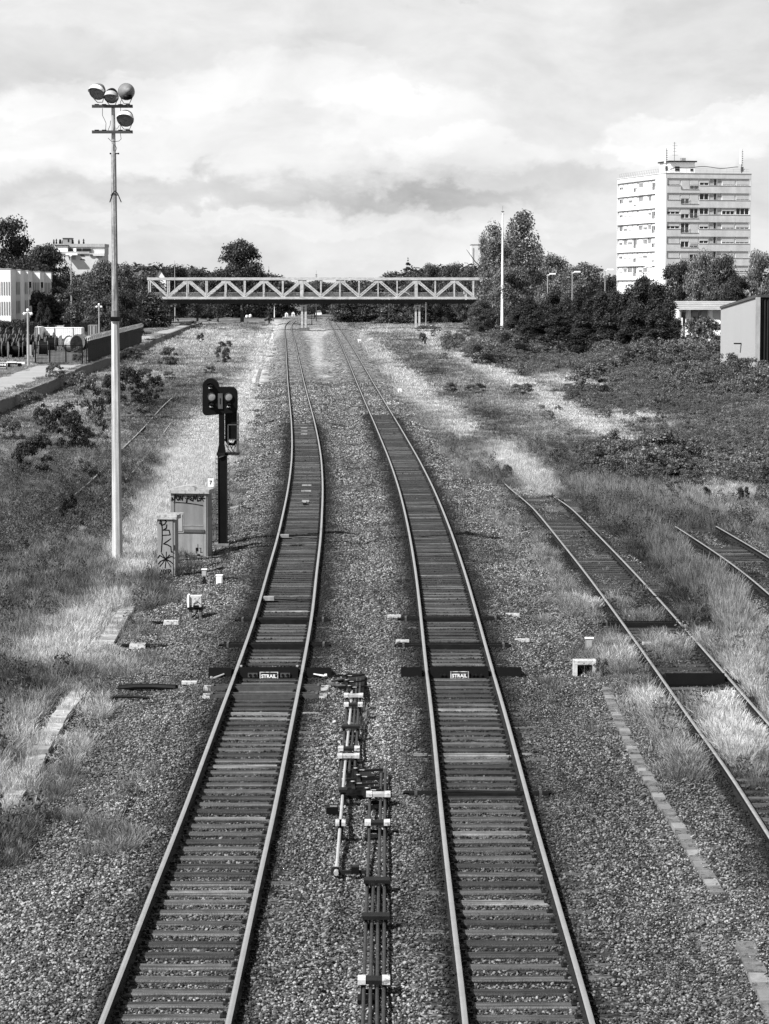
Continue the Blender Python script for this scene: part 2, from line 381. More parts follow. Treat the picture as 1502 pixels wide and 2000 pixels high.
# ------------------------------------------------------------------ ground heights and cover
XL = np.array([(620, 549), (632, 543), (650, 528), (700, 512), (800, 482), (900, 452), (1000, 430), (1070, 400), (1130, 330), (1200, 255), (1290, 200), (1370, 150), (1460, 90), (1560, 40), (1720, -100), (2300, -500)], float)
XR = np.array([(620, 668), (640, 700), (700, 738), (740, 765), (830, 838), (930, 925), (960, 1090), (1040, 1190), (1200, 1345), (1290, 1430), (1380, 1520), (1500, 1750), (2300, 3200)], float)
def bounds(T):
    x, y = Gn(T[:, 1], T[:, 0], -.3); o = np.argsort(y); return y[o], x[o]
BL, BR = bounds(XL), bounds(XR)
def ballast_mask(x, y):
    e = (fbm(x*.5, y*.25, 5)-.5)*2.2
    l = np.interp(y, *BL); r = np.interp(y, *BR)
    m = sstep(x+e, l-.7, l+.7)*(1-sstep(x+e, r-.7, r+.7))
    x4 = tx(T4, y); m4 = (1-sstep(np.abs(x-x4+e*.3), 1.5, 2.3))*(y < T4[0][-1]-6)
    return np.maximum(m, m4)
def ballast_z(x, y):
    z = np.full(np.shape(x), -.42)
    for T, top in ((T1, 0), (T2, 0), (T3, -.02), (T4, -.03)):
        ok = (y < T[0][-1]) if T is not T3 else (y < YD(960))
        d = np.abs(x-tx(T, y))
        zz = np.where(d < .66, -.212, np.where(d < 1.5, -.155, -.155-(d-1.5)*.20))
        z = np.where(ok, np.maximum(z, zz+top), z)
    z = z+(fbm(x*1.3, y*1.3, 3)-.5)*.06+(fbm(x*.5, y*.3, 8)-.45)*.34*(np.abs(x-tx(T1, y)) > 1.8)*(np.abs(x-tx(T2, y)) > 1.8)
    return z
def blobs(px, py, L):
    a = np.zeros(np.shape(px))
    for b in L:
        if len(b) == 5:
            cx, cy, rx, ry, v = b; r2 = ((px-cx)/rx)**2+((py-cy)/ry)**2; a = a+v*np.exp(-r2**1.4)
        else:
            x0, y0, x1, y1, w0, w1, v = b; dx, dy = x1-x0, y1-y0
            t = np.clip(((px-x0)*dx+(py-y0)*dy)/(dx*dx+dy*dy), 0, 1)
            d = np.hypot(px-x0-t*dx, py-y0-t*dy)/(w0+(w1-w0)*t); a = a+v*np.exp(-d**2.6)
    return a
DRY = [(90, 1000, 260, 230, .12), (110, 900, 180, 60, .05), (538, 640, 475, 790, 16, 30, .7), (470, 790, 375, 905, 32, 55, .6), (395, 860, 345, 990, 50, 45, .5), (335, 960, 255, 1090, 40, 45, .5),
       (170, 1225, 90, 44, .55), (120, 1275, 110, 28, .45), (225, 1170, 60, 30, .4), (70, 1425, 100, 70, .38), (10, 1560, 50, 60, .5), (150, 1400, 40, 60, .4), (15, 1190, 120, 50, .15), (60, 1340, 150, 35, -.18),
       (420, 660, 130, 22, .38), (330, 690, 100, 22, .28), (450, 690, 60, 30, .2), (130, 800, 90, 20, .3), (260, 730, 80, 18, .2), (90, 860, 160, 60, -.05), (120, 960, 170, 60, -.15), (300, 850, 70, 60, -.1), (110, 1090, 110, 45, .0), (290, 780, 90, 30, -.12),
       (702, 652, 800, 752, 7, 20, .65), (800, 752, 905, 835, 20, 26, .55), (905, 835, 1000, 900, 22, 24, .28), (1000, 890, 1060, 945, 34, 30, .5), (720, 640, 900, 660, 10, 14, .3), (835, 655, 850, 685, 14, 14, .4),
       (885, 697, 1000, 745, 7, 13, .6), (975, 735, 1090, 780, 9, 12, .6), (1060, 785, 1240, 872, 12, 20, .65), (1230, 812, 45, 9, .6), (1110, 745, 60, 12, .4), (960, 705, 20, 9, .4),
       (1400, 960, 130, 22, .5), (1450, 1005, 80, 22, .4), (1330, 985, 60, 25, .25), (1470, 1180, 60, 60, .25), (1470, 1290, 60, 50, .4), (1430, 1230, 50, 40, .25),
       (1240, 1080, 170, 110, -.18), (1290, 1010, 160, 50, -.12), (1320, 1150, 110, 80, -.15), (930, 800, 60, 30, -.2), (980, 850, 70, 25, -.2), (860, 740, 50, 25, -.1),
       (1070, 1040, 22, 90, .15), (1165, 1195, 40, 16, .5), (1205, 1295, 55, 32, .6), (1245, 1385, 50, 40, .6), (1300, 1480, 60, 60, .5), (1430, 1440, 80, 80, .7), (1330, 1270, 60, 25, .5), (1400, 1360, 70, 40, .4), (300, 1115, 60, 12, .4), (285, 1175, 30, 12, .4)]
ONBAL = [(1062, 1030, 20, 60, .6), (1085, 1090, 16, 40, .5), (1110, 1165, 30, 40, .35), (1165, 1196, 42, 16, 1.0), (1205, 1293, 52, 32, 1.0), (1240, 1380, 40, 38, 1.1), (1275, 1400, 60, 50, .35), (1300, 1455, 26, 40, .7), (1318, 1520, 40, 26, .8), (1290, 1220, 60, 16, .3),
         (1320, 1275, 55, 22, .6), (1300, 1210, 60, 10, .4), (1400, 1350, 60, 26, .5), (1415, 1410, 70, 36, .9), (1450, 1470, 80, 50, 1.0), (1180, 1200, 60, 30, .2), (1420, 1260, 60, 40, .6), (1470, 1330, 40, 40, .6), (1380, 1190, 50, 40, .6), (1300, 1110, 30, 50, .5), (1490, 1440, 50, 30, .4),
         (800, 760, 40, 60, .12), (900, 900, 30, 60, .15), (1000, 1000, 40, 60, .12), (1235, 1175, 60, 8, .3), (300, 1118, 55, 10, .9), (285, 1172, 28, 12, .9), (230, 1215, 40, 30, .4), (160, 1370, 45, 30, .8), (130, 1440, 30, 40, .7), (60, 1540, 30, 40, .8), (30, 1600, 30, 40, .8), (200, 1310, 60, 10, .6), (250, 1290, 60, 8, .4), (700, 1410, 6, 18, .8), (480, 720, 5, 60, .3)]
def dryness(x, y):
    px, py = PX(x, y, -.35)
    n = fbm(x*.22, y*.05, 21); n2 = fbm(x*1.4, y*.5, 31, 3); n3 = fbm(x*.6, y*.14, 41, 3)
    far = sstep(y, 90, 420)
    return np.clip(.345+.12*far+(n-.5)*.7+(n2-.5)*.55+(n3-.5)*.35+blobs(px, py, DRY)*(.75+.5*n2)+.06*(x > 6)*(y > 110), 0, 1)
def sand(x, y):
    px, py = PX(x, y, -.4)
    s = blobs(px, py, [(620, 688, 15, 46, 1.1), (612, 652, 22, 9, .9), (585, 640, 14, 4, .6), (628, 648, 30, 6, .8), (636, 735, 14, 4, .9), (640, 712, 18, 6, .6), (500, 690, 495, 760, 14, 22, .7), (545, 640, 520, 665, 22, 12, .9), (640, 770, 16, 3, .5), (520, 640, 30, 5, .8)])
    return np.clip(s*(.55+.9*fbm(x*.9, y*.25, 77)), 0, 1)
def stain(x, y):
    s = np.zeros(np.shape(x))
    for T, y0, y1 in ((T1, 0, YD(822)), (T2, 0, YD(806)), (T3, 0, YD(955)), (T4, 0, 400)):
        d = np.abs(x-tx(T, y)); e = (fbm(x*.8, y*.5, 51)-.5)*.5
        band = np.exp(-((d-.82)/.55)**2)*1.0+.55*(d < 1.0)
        nf = .35+.65*sstep(y, 38, 66) if T is not T3 and T is not T4 else .6
        s = np.maximum(s, band*nf*((y > y0) & (y < y1))*(.6+.9*fbm(x*.9, y*.3, 52)))
        s = np.maximum(s, .95*np.exp(-((d-.80)/.24)**2)*(y < y1)*(.7+.5*fbm(x*2, y*.5, 53)))
        s = np.maximum(s, .45*np.exp(-((d-.8)/.22)**2)*(y >= y1))
    return np.clip(s*(.62+.85*fbm(x*2.6, y*.9, 54, 3)), 0, 1)
def field_z(x, y): return -.42+(fbm(x*.12, y*.06, 61)-.5)*.28+(fbm(x*.9, y*.9, 62)-.5)*.015

def ground_mat():
    m = bpy.data.materials.new('dry_soil'); m.use_nodes = True; t = NT(m.node_tree); b = t.n['Principled BSDF']
    b.inputs['Roughness'].default_value = 1; b.inputs['Specular IOR Level'].default_value = .1
    a = t.new('ShaderNodeAttribute', attribute_name='dry').outputs['Fac']; s = t.new('ShaderNodeAttribute', attribute_name='sand').outputs['Fac']
    tc = t.new('ShaderNodeTexCoord'); mp = t.new('ShaderNodeMapping'); mp.inputs['Scale'].default_value = (1, .35, 1); t.l.new(tc.outputs['Object'], mp.inputs[0])
    n = t.noise(mp.outputs[0], 3.2, 6, .7); n2 = t.noise(mp.outputs[0], .5, 5, .6)
    v = t.mr(t.math('POWER', a, 1.5), 0, 1, .03, .40, False)
    v = t.math('MULTIPLY', v, t.mr(n, .3, .7, .5, 1.5, False)); v = t.math('MULTIPLY', v, t.mr(n2, .3, .7, .75, 1.25, False))
    v = t.math('MAXIMUM', v, t.math('MULTIPLY', t.math('MULTIPLY', s, t.mr(n, .3, .7, .55, 1.3, False)), .30))
    cmb = t.new('ShaderNodeCombineColor')
    for i in range(3): t.l.new(v, cmb.inputs[i])
    t.l.new(cmb.outputs[0], b.inputs['Base Color'])
    bp = t.new('ShaderNodeBump'); bp.inputs['Strength'].default_value = .7; bp.inputs['Distance'].default_value = .15; t.l.new(n, bp.inputs['Height']); t.l.new(bp.outputs[0], b.inputs['Normal'])
    return m
def ballast_mat():
    m = bpy.data.materials.new('ballast_bed'); m.use_nodes = True; t = NT(m.node_tree); b = t.n['Principled BSDF']
    b.inputs['Roughness'].default_value = .9; b.inputs['Specular IOR Level'].default_value = .2
    st = t.new('ShaderNodeAttribute', attribute_name='stain').outputs['Fac']; sa = t.new('ShaderNodeAttribute', attribute_name='sand').outputs['Fac']
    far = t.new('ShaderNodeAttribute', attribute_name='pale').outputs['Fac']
    tc = t.new('ShaderNodeTexCoord')
    vo = t.new('ShaderNodeTexVoronoi'); vo.inputs['Scale'].default_value = 17; t.l.new(tc.outputs['Object'], vo.inputs['Vector'])
    sp_ = t.new('ShaderNodeSeparateColor'); t.l.new(vo.outputs['Color'], sp_.inputs[0])
    mp = t.new('ShaderNodeMapping'); mp.inputs['Scale'].default_value = (1, .3, 1); t.l.new(tc.outputs['Object'], mp.inputs[0])
    vo2 = t.new('ShaderNodeTexVoronoi'); vo2.inputs['Scale'].default_value = 5; mp2 = t.new('ShaderNodeMapping'); mp2.inputs['Scale'].default_value = (1, .16, 1); t.l.new(tc.outputs['Object'], mp2.inputs[0]); t.l.new(mp2.outputs[0], vo2.inputs['Vector'])
    sp2 = t.new('ShaderNodeSeparateColor'); t.l.new(vo2.outputs['Color'], sp2.inputs[0])
    n = t.noise(mp.outputs[0], .8, 5, .6)
    v = t.math('MULTIPLY', t.mr(t.math('POWER', sp_.outputs[0], 1.8), 0, 1, .014, .235, False), t.mr(sp2.outputs[0], 0, 1, .25, 1.8, False))
    v = t.math('MULTIPLY', v, t.mr(n, .3, .7, .8, 1.2, False))
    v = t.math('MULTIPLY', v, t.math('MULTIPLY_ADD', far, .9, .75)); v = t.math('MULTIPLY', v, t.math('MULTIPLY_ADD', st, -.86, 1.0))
    v = t.math('MAXIMUM', v, t.math('MULTIPLY', t.math('MULTIPLY', sa, t.mr(sp2.outputs[1], 0, 1, .5, 1.4, False)), .30))
    cmb = t.new('ShaderNodeCombineColor')
    for i in range(3): t.l.new(v, cmb.inputs[i])
    t.l.new(cmb.outputs[0], b.inputs['Base Color'])
    bp = t.new('ShaderNodeBump'); bp.inputs['Strength'].default_value = .8; bp.inputs['Distance'].default_value = .03
    t.l.new(t.math('ADD', t.math('SUBTRACT', 1.0, vo.outputs['Distance']), sp_.outputs[1]), bp.inputs['Height']); t.l.new(bp.outputs[0], b.inputs['Normal'])
    return m
MG, MBAL = ground_mat(), ballast_mat()
EDGE_Y = np.array([YD(py) for py in (2600,)])  # (kept for the outer sheet start)
g = grid('ground', np.linspace(-1600, 1600, 40), np.concatenate([np.linspace(5, 600, 20), np.linspace(700, 4500, 20)]), lambda x, y: np.full(x.shape, -1.15), [MG],
         {'dry': lambda x, y: x*0+.3, 'sand': lambda x, y: x*0})
geo = lambda a, b, n: np.exp(np.linspace(math.log(a), math.log(b), n))
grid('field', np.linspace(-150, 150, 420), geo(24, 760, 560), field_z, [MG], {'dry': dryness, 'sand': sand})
def gz(x, y):
    a, b = np.array([float(x)]), np.array([float(y)]); return float(np.maximum(field_z(a, b), bz(a, b))[0])
def G2(px, py, up=0.0):
    z = -.3
    for _ in range(4): p = G(px, py, z); z = gz(p.x, p.y)+up
    return p
bz = lambda x, y: np.where(ballast_mask(x, y) > .02, ballast_z(x, y)*ballast_mask(x, y)+(1-ballast_mask(x, y))*-.95, -.95)
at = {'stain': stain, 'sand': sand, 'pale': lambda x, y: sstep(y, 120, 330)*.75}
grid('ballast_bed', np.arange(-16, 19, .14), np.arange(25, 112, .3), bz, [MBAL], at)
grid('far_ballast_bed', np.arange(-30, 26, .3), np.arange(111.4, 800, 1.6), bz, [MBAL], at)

# ------------------------------------------------------------------ railway tracks
def rail_profile():
    p = [(-.036, 0), (.036, 0), (.036, -.04), (.009, -.052), (.009, -.125), (.066, -.142), (.066, -.152), (-.066, -.152), (-.066, -.142), (-.009, -.125), (-.009, -.052), (-.036, -.04)]
    return p
def rail_mesh(T, y0, y1, off, top, side, lift=0.0):
    side_ = 1 if off > 0 else -1
    ys = [y0]; 
    while ys[-1] < y1: ys.append(ys[-1]+max(.8, ys[-1]*.012))
    ys = np.array(ys); xs = tx(T, ys); dx = np.gradient(xs, ys); nrm = np.sqrt(1+dx*dx)
    prof = rail_profile(); n = len(prof); V = []
    for y, x, d, q in zip(ys, xs, dx, nrm):
        for a, z in prof: u = off+a; V.append((x+u/q, y-u*d/q, z+(lift(y, side_) if callable(lift) else lift)))
    Fq = []; mi = []
    for i in range(len(ys)-1):
        for k in range(n):
            a, b = i*n+k, i*n+(k+1) % n; Fq.append((a, a+n, b+n, b)); mi.append(0 if k == 0 else 1)
    me = npmesh('rail', V, Fq, [top, side]); me.polygons.foreach_set('material_index', mi); return me
def sleeper_mesh(i):
    rr = random.Random(i); mb = MB(); L, W, Hh = 2.6, .24+.02*rr.random(), .14; N = 9; b = .02
    prof = [(-W/2, -Hh), (-W/2, -b), (-W/2+b, 0), (-.02, -.006*rr.random()), (.02, -.012*rr.random()), (W/2-b, 0), (W/2, -b), (W/2, -Hh)]
    V = []; 
    for k in range(N):
        x = -L/2+L*k/(N-1); jy = rr.uniform(-.008, .008); jz = rr.uniform(-.006, .004)
        for y, z in prof: V.append((x, y+jy+rr.uniform(-.005, .005), z+jz*(z > -.1)))
    n = len(prof); Fq = []
    for k in range(N-1):
        for j in range(n-1): Fq.append((k*n+j, (k+1)*n+j, (k+1)*n+j+1, k*n+j+1))
    mb.add(V, Fq); mb.add([V[j] for j in range(n)], [tuple(range(n))]); mb.add([V[(N-1)*n+j] for j in range(n)], [tuple(range(n-1, -1, -1))])
    return mb
SLP = [sleeper_mesh(i).mesh('sleeper', M[k]) for i, k in enumerate(['wood_a', 'wood_b', 'wood_a', 'wood_c', 'wood_b', 'wood_a', 'wood_b', 'wood_c', 'wood_a', 'wood_b'])]
SLEEPERS = []
def railway(T, label, y0, y1, s0, s1, top, side, lift=0.0, dark=False, skip=(), sink=None):
    tr = thing('railway_track', label, 'railway track', (0, 0, 0))
    for s in (-1, 1): link('rail', rail_mesh(T, y0, y1, s*.7535, top, side, sink or lift), tr)
    y = s0; k = 0; fb = MB(); sl = []
    while y < s1 and k < 299:
        x = float(tx(T, y)); d = float((tx(T, y+.5)-tx(T, y-.5)))
        jy = random.uniform(-.03, .03)
        if not any(abs(y-q) < .33 for q in skip):
            me = SLP[random.choice([0, 2, 5, 8, 1, 4] if dark or y > 72 else [0, 1, 2, 3, 4, 5, 6, 1, 8, 9, 0, 2, 4, 6, 9])]
            link('sleeper', me, tr, loc=(x+random.uniform(-.03, .03), y+jy, -.157+lift+random.uniform(-.006, .006)), rz=math.atan(-d)+random.uniform(-.008, .008))
            sl.append(y+jy)
            if y < 110:
                for s in (-1, 1):
                    fb.box((x+s*.7535, y+jy, -.150+lift), (.30, .17, .012), rz=-d)
                    for q in (-1, 1): fb.box((x+s*.7535+q*.10, y+jy+random.choice((-.04, .04)), -.128+lift), (.045, .045, .04))
        y += .6; k += 1
    if fb.f: o = fb.build('rail_fastening', M['steel_dark'], tr); o['kind'] = 'stuff'
    SLEEPERS.append((T, np.array(sl))); return tr
tube_y1 = [YD(1203), YD(1250)]
railway(T1, 'curving main line at left, passing the signal, with polished rails', 26, 690, 27, YD(822), M['rail_top'], M['rail_rust'])
railway(T2, 'main line right of the point rodding, bending left under the bridge', 26, 760, 27, YD(806), M['rail_top'], M['rail_rust'])
railway(T3, 'dull rusty siding with grass growing between its rails', 34, YD(668), 36, YD(962), M['rail_dull'], M['rail_rust'], -.02, True, (), lambda y, s: -.02-(.26 if s < 0 else .36)*float(sstep(np.array([y]), YD(1000), YD(930))[0]))
railway(T4, 'short stretch of siding emerging from grass at the right edge', 66, YD(1030), 68, YD(1056), M['rail_dull'], M['rail_rust'], -.03, True)
railway(T0, 'abandoned siding almost buried in the meadow behind the floodlight mast', 100, YD(668), 100, 100.1, M['rail_dull'], M['rail_rust'], -.12, True, (), lambda y, s: (-.22 if s < 0 else -.33)+.05*math.sin(y*.11+s))

# ------------------------------------------------------------------ ballast stones
def rock(i):
    rr = np.random.default_rng(i+100); ph = (1+5**.5)/2
    v = np.array([(-1, ph, 0), (1, ph, 0), (-1, -ph, 0), (1, -ph, 0), (0, -1, ph), (0, 1, ph), (0, -1, -ph), (0, 1, -ph), (ph, 0, -1), (ph, 0, 1), (-ph, 0, -1), (-ph, 0, 1)])/1.9
    f = [(0, 11, 5), (0, 5, 1), (0, 1, 7), (0, 7, 10), (0, 10, 11), (1, 5, 9), (5, 11, 4), (11, 10, 2), (10, 7, 6), (7, 1, 8), (3, 9, 4), (3, 4, 2), (3, 2, 6), (3, 6, 8), (3, 8, 9), (4, 9, 5), (2, 4, 11), (6, 2, 10), (8, 6, 7), (9, 8, 1)]
    v = v*(1+rr.uniform(-.28, .28, (12, 1)))*rr.uniform(.6, 1.25, 3)
    return npmesh('stone', v*.5, f, [MST])
MST = bpy.data.materials.new('stone'); MST.use_nodes = True
def _stone():
    t = NT(MST.node_tree); b = t.n['Principled BSDF']; b.inputs['Roughness'].default_value = .75; b.inputs['Specular IOR Level'].default_value = .25
    a = t.new('ShaderNodeAttribute', attribute_name='dry', attribute_type='INSTANCER').outputs['Fac']
    tc = t.new('ShaderNodeTexCoord'); n = t.noise(tc.outputs['Object'], 2.5, 4, .6)
    v = t.math('MULTIPLY', a, t.mr(n, .3, .7, .7, 1.3, False)); cmb = t.new('ShaderNodeCombineColor')
    for i in range(3): t.l.new(v, cmb.inputs[i])
    t.l.new(cmb.outputs[0], b.inputs['Base Color'])
_stone()
ROCKS = [rock(i) for i in range(10)]
def stones():
    P_ = []
    for y0, y1, dens in ((26, 36, 560), (36, 46, 500), (46, 58, 400), (58, 72, 300), (72, 92, 200), (92, 120, 110), (120, 165, 55), (165, 250, 22)):
        xl, xr = -.155*y1-1.2, .155*y1+1.2; n = int((xr-xl)*(y1-y0)*dens)
        x = RNG.uniform(xl, xr, n); y = RNG.uniform(y0, y1, n); k = (np.abs(x) < .155*y+1.2)
        P_.append(np.stack([x[k], y[k], np.full(k.sum(), (400/dens)**.4)], -1))
    A = np.concatenate(P_); x, y, q = A.T
    m = ballast_mask(x, y); keep = RNG.random(len(x)) < np.maximum(m**.6, .8*(y < 78)*(x < 3))
    for T, sl in SLEEPERS:
        if not len(sl): continue
        d = np.abs(x-tx(T, y)); j = np.clip(np.searchsorted(sl, y), 1, len(sl)-1); dy = np.minimum(np.abs(y-sl[j]), np.abs(y-sl[j-1]))
        on = (dy < .125)&(y > sl[0]-.3)&(y < sl[-1]+.3)
        keep &= ~(on & (d < .67)&((dy < .108)|(RNG.random(len(x)) < .5))); keep &= ~(on & (d >= .8)&(d < 1.30)&((fbm(x*0+1.0*(x > tx(T, y)), y*.16, 88) > .60)|((y < YD(1800))&(x > 0)&(x < 4.6)))&(RNG.random(len(x)) < .9))
        keep &= ~((np.abs(d-.7535) < .055)&(y < T[0][-1]))
    x, y, q = x[keep], y[keep], q[keep]; n = len(x)
    z = np.maximum(field_z(x, y), bz(x, y))+RNG.uniform(-.006, .022, n)
    near = sstep(-y, -60, -30)
    s = RNG.uniform(.034, .070, n)*(.85+.0*q)*q**.9*(.9+.15*near); big = RNG.random(n) < .03; s[big] *= 1.35
    s *= np.where(fbm(x*.5, y*.3, 91) > .60, .75, 1.0)
    base = RNG.random(n)**1.7; st = stain(x, y); soil = fbm(x*.45, y*.22, 92)
    dry = (.010+.34*base**1.6+.04*RNG.random(n))*(1-.96*st)*(.25+1.1*soil)*(1+.25*sstep(y, 100, 200))
    gr = np.clip(blobs(*PX(x, y, -.2), [(700, 1430, 110, 110, .35), (560, 1400, 60, 100, .15)]), 0, 1); dry = dry*(1+gr)
    tilt = RNG.normal(0, .45, (n, 2)); rot = np.stack([tilt[:, 0], tilt[:, 1], RNG.uniform(0, 6.28, n)], -1)
    scl = np.stack([s*RNG.uniform(.8, 1.3, n), s*RNG.uniform(.8, 1.3, n), s*RNG.uniform(.55, .95, n)], -1)
    scatter('ballast_stones', np.stack([x, y, z], -1), rot, scl, RNG.integers(0, 10, n), ROCKS, {'dry': np.clip(dry, .01, .6)}, 'loose grey crushed stones spread around the tracks', 'ballast')
    print('stones', n)
stones()

# ------------------------------------------------------------------ grass
def tuft(i, n, hgt, rad, w, lean, heads=0.0, mat_=None):
    rr = np.random.default_rng(200+i); V = []; Fq = []
    for k in range(n):
        a = rr.uniform(0, 6.283); r = rad*rr.random()**.7; bx, by = r*math.cos(a), r*math.sin(a); h = hgt*rr.uniform(.5, 1.15)
        la = a+rr.normal(0, .8); ln = lean*h*rr.uniform(.3, 1.3); ux, uy = math.cos(la), math.sin(la); wa = rr.uniform(0, 3.14); wx, wy = math.cos(wa)*w/2, math.sin(wa)*w/2
        o = len(V); seg = [(0, 1.0), (.45, .85), (.8, .6), (1.0, .1)]
        for t, ww in seg:
            cx = bx+ux*ln*t*t; cy = by+uy*ln*t*t; cz = h*(t-.18*lean*t*t)
            if heads and t == .8: ww = 1.0+heads
            V += [(cx-wx*ww, cy-wy*ww, cz), (cx+wx*ww, cy+wy*ww, cz)]
        for j in range(3): Fq.append((o+2*j, o+2*j+1, o+2*j+3, o+2*j+2))
    return npmesh('grass_tuft', V, Fq, [mat_])
MGR = attr_mat('grass_blades', .022, .50, .8, 1.4, .3, .45)
TUFTS = [tuft(0, 50, .26, .16, .006, .5, 0, MGR), tuft(1, 60, .38, .2, .0055, .4, .9, MGR), tuft(2, 46, .32, .24, .006, .65, .8, MGR), tuft(3, 80, .20, .26, .007, .6, 0, MGR),
         tuft(4, 64, .62, .3, .0055, .3, 1.2, MGR), tuft(5, 110, .34, .7, .02, .5, .6, MGR), tuft(6, 110, .28, .7, .022, .5, .8, MGR)]
def weed(i):
    rr = np.random.default_rng(300+i); V = []; Fq = []
    for k in range(130):
        z = rr.random()**.8*.8; r = .32*(1-z*.6)*rr.random()**.4; a = rr.uniform(0, 6.28); c = np.array([r*math.cos(a), r*math.sin(a), z])
        u = rr.normal(0, 1, 3); u /= np.linalg.norm(u); v = np.cross(u, rr.normal(0, 1, 3)); v /= np.linalg.norm(v); s = rr.uniform(.03, .06)
        o = len(V); V += [c-u*s, c-v*s*.5, c+u*s, c+v*s*.5]; Fq.append((o, o+1, o+2, o+3))
    return npmesh('weed_plant', V, Fq, [MGR])
TUFTS += [weed(0), weed(1)]
def _kl(pts):
    a = [Gn(px, py, -.35) for px, py in pts]; a = sorted(a, key=lambda q: q[1]); return np.array([q[0] for q in a]), np.array([q[1] for q in a])
KERBS = [_kl([(8, 1592), (35, 1555), (55, 1528), (78, 1475), (100, 1440), (118, 1405), (140, 1378), (158, 1352)]), _kl([(206, 1262), (222, 1235), (236, 1212), (250, 1190)]), _kl([(1185, 1342), (1196, 1380), (1216, 1425), (1240, 1475), (1270, 1530), (1303, 1585)])]
def grass():
    n = 230000
    px = RNG.uniform(-120, 1622, n); py = 634+RNG.random(n)**1.25*1060
    x, y = Gn(px, py, -.38); bm = ballast_mask(x, y); on = blobs(px, py, ONBAL)
    patch = fbm(x*.9, y*.5, 71, 3)
    dens = (1-bm)+bm*np.clip(on*1.0+(patch > .70)*.10*(np.abs(px-751) > 250), 0, 1)*.9
    for T in (T1, T2): dens = dens*(np.abs(x-tx(T, y)) > 1.25)
    dens *= 1-np.clip(sand(x, y)*1.6, 0, 1)*.93
    rail3 = np.minimum(np.abs(np.abs(x-tx(T3, y))-.75), np.abs(np.abs(x-tx(T4, y))-.75)); dens *= np.where((rail3 < .30)&(y < 100), 0, 1)
    c3 = (np.abs(x-tx(T3, y)) < 1.35)&(y < YD(955))&(y > YD(1188)); dens *= np.where(c3, .05+.25*(patch > .6), 1); c4 = (np.abs(x-tx(T4, y)) < 1.2)&(y < YD(1010)); dens *= np.where(c4, .06, 1)
    dens *= np.where((px > 296)&(px < 425)&(py > 1075)&(py < 1150), .12, 1)
    dens *= np.where((np.abs(x-tx(T3, y)) < 1.0)&(y > YD(1350))&(y < YD(1292)), .03, 1)
    plat = (x < np.interp(y, PE_Y, PE_X)+.1); dens *= ~plat
    for K in KERBS: kx, ky = K; dens *= np.where((np.abs(x-np.interp(y, ky, kx)) < .60)&(y > ky[0]-.3)&(y < ky[-1]), .06, 1)
    dens *= .55+.9*(fbm(x*1.7, y*.8, 72, 3) > .40)
    thick = inpoly(px, py, THICKET); dens *= np.where(thick, .35, 1)
    keep = RNG.random(n) < dens; x, y, px, py = x[keep], y[keep], px[keep], py[keep]; n = len(x)
    d = dryness(x, y); tall = blobs(px, py, [(1240, 1080, 190, 130, 1), (1350, 1180, 110, 110, 1), (1180, 1000, 110, 50, 1)]) > .35
    idx = RNG.choice([0, 1, 2, 3], n, p=[.25, .3, .25, .2]); far = y > 150; idx = np.where(far, RNG.choice([5, 6], n), idx); tall &= (np.abs(x-tx(T3, y)) > 2.1); idx = np.where(tall & ~far, 4, idx)
    wd = (RNG.random(n) < np.where(y < 92, .012, .04)+.08*(fbm(x*.15, y*.06, 73) > .58)*(y > 80))&(d < .6); idx = np.where(wd, RNG.choice([7, 8], n), idx)
    s = RNG.uniform(.6, 1.1, n)*np.where(far, np.clip(y/190, .8, 2.4), 1.0)*np.where(wd, .9, 1)
    hz = RNG.uniform(.75, 1.25, n)*np.where(far, .75, 1.0)*np.where(bm[keep] > .5, .8, 1)
    s = np.where(wd & far, s*.6, s)
    d = np.clip(d+RNG.normal(0, .07, n)+np.where(bm[keep] > .5, .12, 0), 0, 1); d = np.where(tall, np.clip(d*.5+.30, 0, .6), d); d = np.where(wd, d*.45+.05, d)
    z = np.maximum(field_z(x, y), np.where(bm[keep] > .4, ballast_z(x, y), -9))-.02
    rot = np.stack([RNG.normal(0, .08, n), RNG.normal(0, .08, n), RNG.uniform(0, 6.28, n)], -1)
    scatter('meadow_grass', np.stack([x, y, z], -1), rot, np.stack([s, s, s*hz], -1), idx, TUFTS, {'dry': d}, 'dry and green grass covering the unused ground beside the tracks', 'grass')
    print('grass', n)
def inpoly(px, py, poly):
    c = np.zeros(np.shape(px), bool); j = len(poly)-1
    for i in range(len(poly)):
        xi, yi = poly[i]; xj, yj = poly[j]
        c ^= ((yi > py) != (yj > py)) & (px < (xj-xi)*(py-yi)/(yj-yi+1e-9)+xi); j = i
    return c
THICKET = [(1010, 668), (1120, 690), (1340, 700), (1700, 700), (1700, 960), (1510, 955), (1400, 925), (1360, 930), (1280, 945), (1170, 930), (1180, 890), (1290, 885), (1260, 850), (1140, 795), (1085, 765), (1130, 735), (1000, 730), (930, 715), (860, 680), (900, 665)]
PLAT = [(0, 782), (100, 744), (160, 716), (200, 703), (254, 682), (300, 664), (370.5, 636), (395, 628)]
pe = [G(a, b, .7) for a, b in PLAT]; d0 = (pe[0]-pe[2]); pe = [pe[0]+d0*2.0]+pe
PE_Y = np.array([p.y for p in pe]); PE_X = np.array([p.x for p in pe])
grass()
